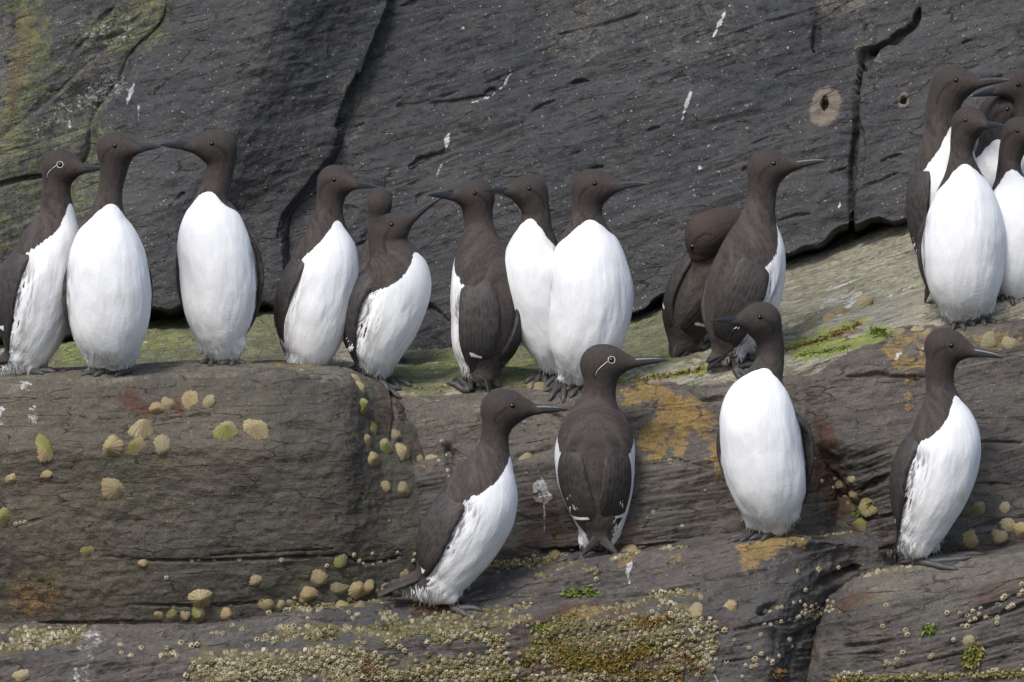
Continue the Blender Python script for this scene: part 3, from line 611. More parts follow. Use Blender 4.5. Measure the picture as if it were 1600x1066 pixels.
# ------------------------------------------------------------------ shapes out of distance fields
CORN = [(0,0,0),(1,0,0),(0,1,0),(1,1,0),(0,0,1),(1,0,1),(0,1,1),(1,1,1)]
EDG = [(a, b) for a in range(8) for b in range(a + 1, 8) if bin(a ^ b).count('1') == 1]
def surface_nets(D, org, h):
    s = D < 0
    nx, ny, nz = D.shape
    cs = [s[c[0]:nx - 1 + c[0], c[1]:ny - 1 + c[1], c[2]:nz - 1 + c[2]] for c in CORN]
    sm = sum(c.astype(np.int8) for c in cs); act = (sm > 0) & (sm < 8)
    ii = np.argwhere(act); idx = np.full(act.shape, -1, np.int64); idx[act] = np.arange(len(ii))
    vals = np.stack([D[ii[:, 0] + c[0], ii[:, 1] + c[1], ii[:, 2] + c[2]] for c in CORN], 1)
    acc = np.zeros((len(ii), 3)); cnt = np.zeros(len(ii)); cc = np.array(CORN, float)
    for a, b in EDG:
        va, vb = vals[:, a], vals[:, b]; m = (va < 0) != (vb < 0)
        t = va[m] / (va[m] - vb[m])
        acc[m] += cc[a] + t[:, None] * (cc[b] - cc[a]); cnt[m] += 1
    V = org + (ii + acc / cnt[:, None]) * h
    Fs = []
    for ax in range(3):
        o1, o2 = [(1, 2), (2, 0), (0, 1)][ax]
        sl0 = [slice(1, -1)] * 3; sl1 = [slice(1, -1)] * 3
        sl0[ax] = slice(0, D.shape[ax] - 1); sl1[ax] = slice(1, D.shape[ax])
        a = s[tuple(sl0)]; b = s[tuple(sl1)]
        e = np.argwhere(a != b); inside = a[a != b]
        off = np.ones(3, int); off[ax] = 0; e = e + off
        u1 = np.zeros(3, int); u1[o1] = 1; u2 = np.zeros(3, int); u2[o2] = 1
        q = [idx[tuple((e - u1 - u2).T)], idx[tuple((e - u2).T)], idx[tuple(e.T)], idx[tuple((e - u1).T)]]
        q = np.stack(q, 1); q[~inside] = q[~inside][:, ::-1]
        Fs.append(q)
    F = np.concatenate(Fs); F = F[(F >= 0).all(1)]
    return V, F

def relax(V, F, it=2, lam=0.5):
    n = len(V); e = np.concatenate([F[:, [0, 1]], F[:, [1, 2]], F[:, [2, 3]], F[:, [3, 0]]]); e = np.concatenate([e, e[:, ::-1]])
    deg = np.bincount(e[:, 0], minlength=n).astype(float)
    for k in range(it):
        s = np.stack([np.bincount(e[:, 0], weights=V[e[:, 1], c], minlength=n) for c in range(3)], 1) / deg[:, None]
        V = V + (s - V) * (lam if k % 2 == 0 else lam * 0.98 if it < 3 else -lam * 0.9)
    return V

def normals(V, F):
    n = np.cross(V[F[:, 2]] - V[F[:, 0]], V[F[:, 3]] - V[F[:, 1]]); out = np.zeros_like(V)
    for k in range(4):
        for c in range(3): out[:, c] += np.bincount(F[:, k], weights=n[:, c], minlength=len(V))
    return out / (np.linalg.norm(out, axis=1, keepdims=True) + 1e-12)

def balls(Pt, cen, rad, nrm=None, k=1.0):
    """distance to the union of balls, squashed along nrm by k"""
    d = np.full(len(Pt), 1e9, np.float32)
    for i in range(len(cen)):
        q = Pt - cen[i].astype(np.float32)
        s = np.einsum('ij,ij->i', q, q)
        if nrm is not None:
            t = q @ nrm[i].astype(np.float32); s = s + (k * k - 1) * t * t
        d = np.minimum(d, np.sqrt(s) - np.float32(rad[i]))
    return d
def smin(a, b, k):
    h = np.clip(0.5 + 0.5 * (b - a) / k, 0, 1); return b * (1 - h) + a * h - k * h * (1 - h)

def field_mesh(fn, lo, hi, h, it=2):
    n = np.ceil((hi - lo) / h).astype(int) + 1
    g = [lo[i] + np.arange(n[i]) * h for i in range(3)]
    X = np.stack(np.meshgrid(*g, indexing='ij'), -1).reshape(-1, 3).astype(np.float32)
    D = fn(X).reshape(n)
    V, F = surface_nets(D, lo, h)
    return relax(V, F, it), F

def spline(pts, n):
    """smooth curve through rows of pts (any number of columns), n samples, with arc length"""
    pts = np.asarray(pts, float); L = np.concatenate([[0], np.cumsum(np.linalg.norm(np.diff(pts[:, :3], axis=0), axis=1))])
    m = np.gradient(pts, L, axis=0)
    s = np.linspace(0, L[-1], n); i = np.clip(np.searchsorted(L, s, side='right') - 1, 0, len(L) - 2)
    h = (L[i + 1] - L[i]); t = ((s - L[i]) / h)[:, None]; h = h[:, None]
    q = (2 * t**3 - 3 * t**2 + 1) * pts[i] + (t**3 - 2 * t**2 + t) * h * m[i] + (-2 * t**3 + 3 * t**2) * pts[i + 1] + (t**3 - t**2) * h * m[i + 1]
    return q, s, L

def tube(path, rad, seg=8, sq=None, up=None, close=True):
    """a tapering tube along path; sq = (width factor, height factor) per point"""
    path = np.asarray(path, float); n = len(path); T = np.gradient(path, axis=0); T /= np.linalg.norm(T, axis=1, keepdims=True) + 1e-12
    u = np.array(up if up is not None else (0, 0, 1.0)); V = []
    for i in range(n):
        s = np.cross(T[i], u); s /= np.linalg.norm(s) + 1e-9; v = np.cross(s, T[i])
        a = np.arange(seg) * 2 * np.pi / seg
        w_, h_ = (sq[i] if sq is not None else (1, 1))
        V.append(path[i] + rad[i] * (np.cos(a)[:, None] * s * w_ + np.sin(a)[:, None] * v * h_))
    V = np.concatenate(V)
    F = []
    for i in range(n - 1):
        for j in range(seg):
            j2 = (j + 1) % seg; F.append((i * seg + j, i * seg + j2, (i + 1) * seg + j2, (i + 1) * seg + j))
    if close:
        V = np.concatenate([V, path[:1], path[-1:]]); a, b = len(V) - 2, len(V) - 1
        for j in range(0, seg, 2):
            F.append((a, (j + 2) % seg, (j + 1) % seg, j)); o = (n - 1) * seg
            F.append((b, o + j, o + j + 1, o + (j + 2) % seg))
    return V, np.array(F)
def merge(parts):
    V, F, k = [], [], 0
    for v, f in parts: V.append(v); F.append(f + k); k += len(v)
    return np.concatenate(V), np.concatenate(F)
def unit(v): v = np.asarray(v, float); return v / (np.linalg.norm(v) + 1e-12)

# ------------------------------------------------------------------ a guillemot
H_VOX = 0.0028
def guillemot(b, label, seed):
    """b: foot pixel, rock it stands on, skeleton pixels (hip .. neck .. head) with radii in photo pixels, headings"""
    fx, fy = b["foot"]; hp = hit(fx, fy, b.get("on"))
    y0 = hp[0].y + b.get("dy", 0.0)
    g0 = np.array(P(fx, fy, y0))
    phi, th = R(b["yaw"]), R(b["hyaw"]); hpit = R(b.get("hpitch", 5))
    belly = np.array([math.sin(phi), -math.cos(phi), 0.0])
    pts = b["pts"]; lean = b.get("lean", 0.13)
    W = []
    for i, q in enumerate(pts):
        hgt = (pts[0][1] - q[1]) * S; hn = (pts[0][1] - pts[4][1]) * S
        dd = -lean * math.cos(phi) * min(hgt, hn) + (q[3] if len(q) > 3 else 0)
        w_ = P(q[0], q[1], y0 + dd); W.append([*w_, q[2] * S])
    W = np.array(W); W[4, 3] -= 5 * S; W[5, 3] -= 3.6 * S; W[6, 3] -= 2.8 * S
    nb = len(W); hr0 = W[-1, 3]; W[-1, 3] -= 2.6 * S; W[-2, 3] = min(W[-2, 3], hr0 - 4 * S)
    hip_r = W[0, 3]; W[0, 3] = min(hip_r, max(W[0, 2] - g0[2] - 5 * S, hip_r * .62)); W[1, 3] *= .97
    ws, s, L = spline(W, 64)
    cen, rad = ws[:, :3], ws[:, 3]
    T = np.gradient(cen, axis=0); T /= np.linalg.norm(T, axis=1, keepdims=True)
    hd = unit([math.sin(th) * math.cos(hpit), -math.cos(th) * math.cos(hpit), math.sin(hpit)])
    Hc = W[-1, :3]; hr = hr0; k = hr / 31 / S * b.get("bill", 1.0)
    hup = unit(np.array([0, 0, 1.0]) - hd * hd[2]); hside = np.cross(hup, hd)   # hside: the bird's left
    if b.get("hroll"):
        a = R(b["hroll"]); hup, hside = hup * math.cos(a) + hside * math.sin(a), hside * math.cos(a) - hup * math.sin(a)
    px_ = S * hr / 31 / S
    fc = [Hc + hd * 13 * px_ + hup * 0.5 * px_, Hc + hd * 24 * px_ - hup * 1.0 * px_, Hc + hd * 33 * px_ - hup * 2.2 * px_, Hc + hd * 41 * px_ - hup * 3.2 * px_, Hc + hd * 47 * px_ - hup * 4.0 * px_]
    fr = [24.5 * px_, 18.5 * px_, 13.8 * px_, 10.4 * px_, 8.0 * px_]
    hk = hr / 31
    fc = [Hc + hd * a * hk + hup * c * hk for a, c in ((12, 0), (23, -1.0), (32, -1.8), (40, -3.2), (47, -4.4), (54, -5.4))]
    fr = [a * hk for a in (24.5, 19, 14.4, 10.8, 8.4, 6.8)]
    bx = [(-6, -1.5, 27.5)]
    fc += [Hc + hd * a * hk + hup * c * hk for a, c, _ in bx]; fr += [r * hk for _, _, r in bx]
    # thighs reaching towards the ground
    hip = W[0, :3]; hipr = hip_r; lat = unit(np.cross(T[0], belly))
    thc, thr = [], []
    for sgn in (-1, 1):
        a = hip + lat * sgn * hipr * 0.55; bb = np.array([a[0] * .3 + (g0[0] + lat[0] * sgn * 17 * S) * .7, a[1] * .3 + (g0[1] + lat[1] * sgn * 17 * S) * .7, g0[2] + 20 * S])
        for t in np.linspace(0, 1, 5):
            thc.append(a * (1 - t) + bb * t); thr.append(hipr * 0.45 * (1 - t) + 10 * S * t)
    tailv = b.get("tail", (34, 16))
    rump = [hip - belly * hipr * 0.35 + np.array([0, 0, -0.2]) * hipr]
    for t in np.linspace(0.12, 0.78, 4):
        rump.append(hip - belly * (hipr * 0.4 + tailv[0] * S * t) + np.array([0, 0, -1]) * tailv[1] * S * t)
    rr = [hipr * 0.72] + [hipr * x for x in (0.62, 0.50, 0.38, 0.26)]
    def sdf(X):
        X = X.astype(np.float32)
        d = balls(X, cen, rad)
        # the breast is a little deeper than it is wide
        hdf = balls(X, fc, fr, [hside] * len(fc), 1.10)
        d = smin(d, hdf, 7 * S)
        d = smin(d, balls(X, thc, thr), 12 * S)
        d = smin(d, balls(X, rump, rr), 10 * S)
        return d
    allc = np.concatenate([cen, fc, thc, rump]); allr = np.concatenate([rad, fr, thr, rr])
    lo = (allc - allr[:, None]).min(0) - 3 * H_VOX; hi = (allc + allr[:, None]).max(0) + 3 * H_VOX
    V, F = field_mesh(sdf, lo, hi, H_VOX, 4)
    # body coordinates of every vertex
    near = np.zeros(len(V), int); bd = np.full(len(V), 1e9)
    for i in range(len(cen)):
        d = np.linalg.norm(V - cen[i], axis=1) - rad[i] * 0.9
        m = d < bd; bd[m] = d[m]; near[m] = i
    tt = T[near]; q = V - cen[near]; q = q - tt * np.einsum('ij,ij->i', q, tt)[:, None]
    bb = belly - tt * (tt @ belly)[:, None]; bb /= np.linalg.norm(bb, axis=1, keepdims=True) + 1e-9
    ll = np.cross(tt, bb)
    theta = np.arctan2(np.einsum('ij,ij->i', q, ll), np.einsum('ij,ij->i', q, bb)) + 1e-6
    along = s[near] + np.einsum('ij,ij->i', V - cen[near], tt)
    Rr = np.maximum(rad[near], 12 * S)
    u = (L[4] + b.get("bib", 20) * S - along) / S                    # photo pixels below the top of the white bib
    front = abs(b["yaw"]) < 25
    tm = R(b.get("white", 106 if front else 98)); wmax = b.get("bibw", 46.0 if front else 82.0)
    blen = (L[4] - L[0]) / S
    th0 = tm * np.clip(u / wmax, 0, 1) ** 0.62 + R(14) * smooth(blen * 0.62, blen * 1.0, u)
    edge = (th0 - np.abs(theta)) * Rr / S + np.minimum(u, 0)
    # under the tail and at the thighs everything is white except the back
    n1 = fbm(V, 0.03, 2, seed)
    edge = edge + 1.5 * n1
    edge0 = edge.copy()
    axp = hip - belly * hipr * 0.3; axe = hip - belly * (hipr * 0.4 + tailv[0] * S) - np.array([0, 0, 1.0]) * tailv[1] * S
    ta = unit(axe - axp); tu = unit(np.cross(lat, ta)); tu = tu if tu[2] > 0 else -tu
    beh = smooth(-0.3 * hipr, 0.5 * hipr, (V - hip) @ (-belly)) * smooth(hip[2] + hipr * .9, hip[2] + hipr * .2, V[:, 2])
    edge = np.maximum(edge, -60 + (60 - ((V - axp) @ tu) / S - 3) * beh) if b.get("under", True) else edge
    streak = 0.10 + 0.9 * smooth(35, 110, u) * (0.5 + 0.5 * smooth(blen * 0.35, blen * 0.8, u)) * b.get("flank", 1.0)
    ishead = smooth(L[5], L[6] if nb > 6 else L[-1], along)
    # ragged feather ends at the bottom, soft ruffles on the flank
    nn = normals(V, F)
    low = smooth(hip[2] - 0.1 * hipr, g0[2] + 6 * S, V[:, 2]) if False else 1 - smooth(g0[2] + 6 * S, hip[2], V[:, 2])
    ct, sn_ = np.cos(theta) * Rr, np.sin(theta) * Rr
    rag = noise3(np.stack([ct / S / 6.0, sn_ / S / 6.0, along / S / 60.0], 1), seed)
    V = V + nn * (rag * low * 1.6 * S)[:, None]
    ruf = fbm(np.stack([ct, sn_, along * 0.35], 1), 0.028, 3, seed + 4)
    V = V + nn * (ruf * smooth(-30, -10, edge) * smooth(20, 90, u) * (1.3 + 2.2 * b.get('flank', 1.0) * np.exp(-((edge - 14) / 18) ** 2) * smooth(40, 110, u)) * S)[:, None]
    big = fbm(V, 0.09, 2, seed + 8); V = V + nn * (big * 1.6 * S * smooth(-10, 40, u))[:, None]
    # groove behind the eye
    gr = np.zeros(len(V))
    def onhead(f, sd, upv, lift=0.0):
        d = unit(hd * f + hside * sd + hup * upv); p = Hc + hd * 6 * hk
        for _ in range(24): p = p + d * max(-float(sdf(p[None])[0]), -0.002) * 0.9
        return p + d * lift, d
    for sgn in (-1, 1):
        pl = [onhead(f, sgn, u_)[0] for f, u_ in ((0.25, .10), (-0.15, -.12), (-0.5, -.42), (-.62, -.8))]
        dl = np.full(len(V), 1e9)
        for a, c in zip(pl[:-1], pl[1:]):
            ab = c - a; t = np.clip((V - a) @ ab / (ab @ ab), 0, 1); dl = np.minimum(dl, np.linalg.norm(V - a - t[:, None] * ab, axis=1))
        gr = np.maximum(gr, np.exp(-(dl / (2.4 * S)) ** 2))
    V = V - nn * (gr * 0.9 * S)[:, None]
    uv = np.stack([np.abs(theta) * Rr + 0.35, along], 1)
    dirt = np.zeros(len(V))
    for dx, dy_, rr_ in b.get("dirt", ()):
        ppx, ppy = proj(V); dirt = np.maximum(dirt, 1 - smooth(rr_ * .4, rr_, np.hypot(ppx - dx, ppy - dy_)))
    root = link("guillemot", mesh("guillemot", V - g0, F, True, dict(edge=edge, streak=streak, head=ishead, groove=gr * 0.9, dirt=dirt, warm=np.full(len(V), b.get('warm', 0.0)) * smooth(L[3], L[5], along)), uv), M_feath)
    root.location = g0
    tag(root, label, "seabird", "guillemots standing on the rocks")
    def blades(sel, dirs, nr_, ln_, wd_, seed_):
        r_ = np.random.RandomState(seed_); n_ = len(sel); L_ = r_.uniform(ln_[0], ln_[1], n_)[:, None] * S; W_ = r_.uniform(wd_[0], wd_[1], n_)[:, None] * S
        sd_ = np.cross(dirs, nr_); sd_ /= np.linalg.norm(sd_, axis=1, keepdims=True) + 1e-9; b0 = V[sel] - nr_ * 1.0 * S
        rows = []
        for q_, w_, up_ in ((0, .8, 0), (.4, 1, .05), (.75, .75, .07), (1, .08, .05)):
            c_ = b0 + dirs * L_ * q_ + nr_ * L_ * up_ + nr_ * 1.0 * S * q_
            rows += [c_ - sd_ * W_ * w_, c_ + sd_ * W_ * w_]
        VV = np.stack(rows, 1).reshape(-1, 3); base = np.arange(n_)[:, None] * 8
        FF = np.concatenate([base + np.array([[2 * q_, 2 * q_ + 1, 2 * q_ + 3, 2 * q_ + 2]]) for q_ in range(3)])
        return VV, FF, np.repeat(nr_, 8, 0)
    nv = normals(V, F); rs_ = np.random.RandomState(seed)
    def part(name, v, f, m, attrs=None, uv_=None, smooth_=True, par=None):
        return link(name, mesh(name, v - g0, f, smooth_, attrs, uv_), m, par or root)
    dn = np.array([0, 0, -1.0])
    c_ = np.where((V[:, 2] < g0[2] + 40 * S) & (V[:, 2] > g0[2] + 9 * S) & (edge > 3) & (nv[:, 2] < 0.5))[0]
    if len(c_) > 50:
        sel = rs_.choice(c_, 170); dr = dn * 0.8 + nv[sel] * np.array([1, 1, 0]) * rs_.uniform(0.0, .28, (170, 1)) + rs_.normal(0, .10, (170, 3)); dr /= np.linalg.norm(dr, axis=1, keepdims=True)
        zl = np.clip((V[sel, 2] - g0[2]) / S + 3, 4, 15)
        v, f, nr_ = blades(sel, dr * (zl / 15)[:, None], nv[sel], (5, 10), (.4, .9), seed); part("leg_feathers", v, f, M_tuft).data.normals_split_custom_set_from_vertices(nr_.tolist())
    tang = -bb * np.sin(theta)[:, None] + ll * np.cos(theta)[:, None]; tang *= np.sign(theta)[:, None]
    for sg_ in (-1, 1):
        c_ = np.where((edge0 > -3) & (edge0 < 9) & (np.sign(theta) == sg_) & (u > 40) & (u < blen * .85) & (beh < .1))[0]
        cnt2 = int(150 * b.get("flank", 1.0))
        if len(c_) > 60:
            sel = rs_.choice(c_, cnt2); dr = -tt[sel] + tang[sel] * rs_.uniform(.15, .8, (cnt2, 1)); dr /= np.linalg.norm(dr, axis=1, keepdims=True)
            v, f, nr_ = blades(sel, dr, nv[sel], (8, 20), (.5, 1.2), seed + 1); part("flank_feathers", v, f, M_tuft).data.normals_split_custom_set_from_vertices(nr_.tolist())
    # ---- beak: two mandibles with a notch between them, culmen curving down to the tip
    if b.get("beak", True):
        n_ = 18; tq = np.linspace(0, 1, n_); x0, x1 = 42 * hk, (100 * hk * b.get("bill", 1.0))
        op = b.get("gape", 0.0)
        hh = np.interp(tq, [0, .18, .45, .7, .88, 1], [8.6, 8.2, 6.8, 4.9, 2.6, 0.4]) * hk
        wv = np.interp(tq, [0, .2, .5, .8, 1], [6.8, 5.6, 4.2, 2.6, 0.6]) * hk
        cy = np.interp(tq, [0, .3, .6, .85, 1], [-4.4, -4.8, -5.2, -6.0, -7.4]) * hk
        prts = []
        a = np.arange(20) * 2 * np.pi / 20
        ring = []
        for i in range(n_):
            cz = np.sin(a); cx = np.cos(a)
            notch = 1 - 0.20 * np.exp(-(cz / 0.16) ** 2) * (tq[i] < 0.95)
            lowj = np.where(cz < 0, 0.80, 1.0)
            c0 = Hc + hd * (x0 + (x1 - x0) * tq[i]) + hup * (cy[i])
            ring.append(c0 + (cx * wv[i] * notch)[:, None] * hside + (cz * hh[i] * notch * lowj)[:, None] * hup)
        v = np.concatenate(ring); f = []
        for i in range(n_ - 1):
            for j in range(20):
                j2 = (j + 1) % 20; f.append((i * 20 + j, (i + 1) * 20 + j, (i + 1) * 20 + j2, i * 20 + j2))
        v = np.concatenate([v, [Hc + hd * (x1 + 1.5 * hk) + hup * (cy[-1] - .4 * hk)]]); t_ = len(v) - 1; o = (n_ - 1) * 20
        for j in range(0, 20, 2): f.append((o + j, t_, o + (j + 2) % 20, o + j + 1))
        part("beak", v * 1.0, np.array(f), M_beak)
    # ---- eyes
    for sgn in (-1, 1):
        p, d = onhead(0.56, sgn, 0.24)
        r = 4.2 * hk; c0 = p - d * r * 0.45
        g_ = 10; vv = []; ff = []
        for i in range(g_ + 1):
            for j in range(16):
                A_, B_ = math.pi * i / g_, 2 * math.pi * j / 16
                vv.append(c0 + r * np.array([math.sin(A_) * math.cos(B_), math.sin(A_) * math.sin(B_), math.cos(A_)]))
        for i in range(g_):
            for j in range(16): ff.append((i * 16 + j, (i + 1) * 16 + j, (i + 1) * 16 + (j + 1) % 16, i * 16 + (j + 1) % 16))
        part("eye", np.array(vv), np.array(ff), M_eye)
        if b.get("bridle"):
            e1 = unit(hd - d * (hd @ d)); e2 = np.cross(d, e1); ptl = []
            for aa in np.linspace(0, 2 * np.pi, 19):
                t0 = p + (e1 * math.cos(aa) + e2 * math.sin(aa)) * 5.3 * hk
                dd_ = unit(t0 - (Hc + hd * 6 * hk)); q_ = Hc + hd * 6 * hk
                for _ in range(24): q_ = q_ + dd_ * max(-float(sdf(q_[None])[0]), -0.002) * 0.9
                ptl.append(q_)
            v1, f1 = tube(ptl, [0.55 * hk] * 19, 8, None, d, False)
            ln = [onhead(f_, sgn, u_)[0] for f_, u_ in ((0.27, .16), (0.05, .02), (-0.2, -.14), (-0.42, -.36), (-.52, -.58))]
            ln, _, _ = spline(np.array(ln), 14)
            v2, f2 = tube(ln, np.interp(np.linspace(0, 1, 14), [0, .6, 1], [0.6, 0.65, .25]) * hk, 8, None, d)
            v, f = merge([(v1, f1), (v2, f2)])
            part("eye_ring", v, f, M_ring)
    # ---- folded wings
    def frame(sp):
        i = int(np.clip(sp, 0, 1) * 63); t_ = T[i]; b_ = unit(belly - t_ * (t_ @ belly)); return cen[i], rad[i], t_, b_, np.cross(t_, b_)
    if b.get("wings", True):
        spread = b.get("spread", (1.0, 1.0)); droop = b.get("droop", (30, 30)); ang = b.get("wang", (118, 124, 130, 150))
        Lt = L / L[-1]
        for wi, sgn in enumerate((-1, 1)):
            cp = []
            for fr_, an, of, wd in ((Lt[3] * .8 + Lt[4] * .2, ang[0], .84, 20), (Lt[3] * .45 + Lt[2] * .55, ang[1], .93, 31), (Lt[1] * .9 + Lt[2] * .1, ang[2], .96, 28), (Lt[0] + .02, ang[3], .92, 16)):
                c0, r0, t_, b_, l_ = frame(fr_); A_ = R(an) * sgn
                nd = b_ * math.cos(A_) + l_ * math.sin(A_)
                cp.append([*(c0 + nd * r0 * of * (1 + (spread[wi] - 1) * (0.3 if wd == 20 else 1))), wd * S * b.get("wscale", 1.0), *nd])
            tipdir = unit(-belly * 0.55 + np.array([0, 0, -1.0]) * 0.9 - l_ * sgn * 0.30)
            td = b.get("tipdir", (None, None))[wi]
            if td is not None: tipdir = unit(-belly * td[0] + l_ * sgn * td[1] + np.array([0, 0, -1.0]) * td[2])
            pe = np.array(cp[-1][:3]) + tipdir * droop[wi] * S
            cp.append([*pe, b.get("tipr", 4) * S, *cp[-1][4:7]])
            ws2, s2, L2 = spline(np.array(cp), 40)
            c2, r2, n2 = ws2[:, :3], np.maximum(ws2[:, 3], 3 * S), ws2[:, 4:7]
            T2 = np.gradient(c2, axis=0); T2 /= np.linalg.norm(T2, axis=1, keepdims=True)
            n2 = n2 - T2 * np.einsum('ij,ij->i', n2, T2)[:, None]; n2 /= np.linalg.norm(n2, axis=1, keepdims=True)
            kk = 3.4
            fn = lambda X: balls(X.astype(np.float32), c2, r2, n2, kk)
            lo2 = (c2 - r2[:, None]).min(0) - 0.006; hi2 = (c2 + r2[:, None]).max(0) + 0.006
            v, f = field_mesh(fn, lo2, hi2, 0.0021, 4)
            nr = np.argmin(((v[:, None, :] - c2[None]) ** 2).sum(2) - (r2 ** 2)[None] * 0.6, axis=1)
            cr_ = np.cross(T2[nr], n2[nr]); lx = np.einsum('ij,ij->i', v - c2[nr], cr_); la = s2[nr] + np.einsum('ij,ij->i', v - c2[nr], T2[nr])
            outw = np.einsum('ij,ij->i', v - c2[nr], n2[nr])
            # white trailing bar across the folded wing
            bt, bx0, bx1, bth = b.get("bar", (0.66, -0.2, 1.0, 1.6))
            fxn = lx * sgn / r2[nr] * -1       # + towards the belly
            bar = bth - np.abs(la - s2[-1] * bt + lx * sgn * 0.25) / S
            bar = np.where((fxn > bx0) & (fxn < bx1), bar + 2.0 * np.exp(-((fxn - bx0) / .25) ** 2) * (bth > 0), -5)
            wg = part("wing", v, f, M_wing, dict(bar=bar, covert=(1 - smooth(.40, .60, la / s2[-1])) * .30), np.stack([lx, la], 1))
    # ---- tail
    tb = hip - belly * hipr * 0.30 - np.array([0, 0, 1.0]) * hipr * .1
    te = hip - belly * (hipr * 0.5 + tailv[0] * S) - np.array([0, 0, 1.0]) * tailv[1] * S
    tl, _, _ = spline(np.array([tb, (tb + te) / 2 + np.array([0, 0, .003]), te]), 10)
    td_ = unit(te - tb); tn = unit(np.cross(lat, td_))
    trad = np.interp(np.linspace(0, 1, 10), [0, .5, .85, 1], [19, 15, 9, 3]) * S * hk / S * b.get("tailw", 1.0)
    lo3 = (tl - trad.max()).min(0) - .006; hi3 = (tl + trad.max()).max(0) + .006
    tls, _, _ = spline(np.column_stack([tl, trad]), 26)
    v, f = field_mesh(lambda X: balls(X.astype(np.float32), tls[:, :3], tls[:, 3], [tn] * 26, 2.8), lo3, hi3, 0.0022, 4)
    part("tail", v, f, M_tail)
    # ---- webbed feet
    fd = b.get("footdir"); fyaw = R(fd if fd is not None else b["yaw"])
    ffw = np.array([math.sin(fyaw), -math.cos(fyaw), 0]); fl = np.array([ffw[1] * -1, ffw[0], 0]) * 1.0
    if b.get("feet", True):
        for sgn in (-1, 1):
            hx = g0 + lat * sgn * 17 * S * np.array([1, 1, 0]) + (np.array(b.get("fo", (0, 0, 0))) * S); fsc = b.get("fsc", 1.05)
            def onz(p_, up_=3.0):
                z = ground_z(p_[0], p_[1], g0[2] + 0.05); z = g0[2] if z is None or abs(z - g0[2]) > 0.05 else z
                return np.array([p_[0], p_[1], z + up_ * S])
            heel = onz(hx - ffw * 8 * S, 5)
            tars = [heel + np.array([0, 0, 22 * S]) - ffw * 4 * S, heel + np.array([0, 0, 8 * S]), heel]
            prts = [tube(spline(np.array(tars), 8)[0], np.full(8, 5.0 * S), 8, None, (1, 0.01, 0))]
            tips = []
            for aa, ln_ in ((-24, 40), (0, 48), (26, 42)):
                dr = ffw * math.cos(R(aa)) + fl * math.sin(R(aa))
                pp = [heel] + [onz(heel + dr * ln_ * fsc * S * t, 3.4 if t < 1 else 1.5) for t in (0.33, 0.66, 1.0)]
                pp = spline(np.array(pp), 12)[0]; tips.append(pp)
                bump_ = 1 + 0.25 * np.abs(np.sin(np.linspace(0, 3 * np.pi, 12)))
                prts.append(tube(pp, np.interp(np.linspace(0, 1, 12), [0, .8, 1], [5.4, 4.0, 1.4]) * S * bump_, 8, None, (0.01, 0, 1)))
            for t0_, t1_ in ((tips[0], tips[1]), (tips[1], tips[2])):
                vv, ff = [], []
                for i in range(11):
                    for j in range(5):
                        t = j / 4; sag = 1 - 0.16 * math.sin(math.pi * t) * (i / 10.0); k_ = i * sag
                        a_ = t0_[int(k_)] * (1 - (k_ % 1)) + t0_[min(int(k_) + 1, 11)] * (k_ % 1); c_ = t1_[int(k_)] * (1 - (k_ % 1)) + t1_[min(int(k_) + 1, 11)] * (k_ % 1)
                        vv.append(a_ * (1 - t) + c_ * t - np.array([0, 0, 1.0]) * 0.8 * S * math.sin(math.pi * t))
                n0 = len(vv); vv += [p_ - np.array([0, 0, 1.6 * S]) for p_ in vv]
                for i in range(10):
                    for j in range(4):
                        q_ = (i * 5 + j, i * 5 + j + 1, (i + 1) * 5 + j + 1, (i + 1) * 5 + j); ff.append(q_); ff.append(tuple(n0 + z for z in q_[::-1]))
                prts.append((np.array(vv), np.array(ff)))
            v, f = merge(prts); part("foot", v, f, M_foot)
    return root

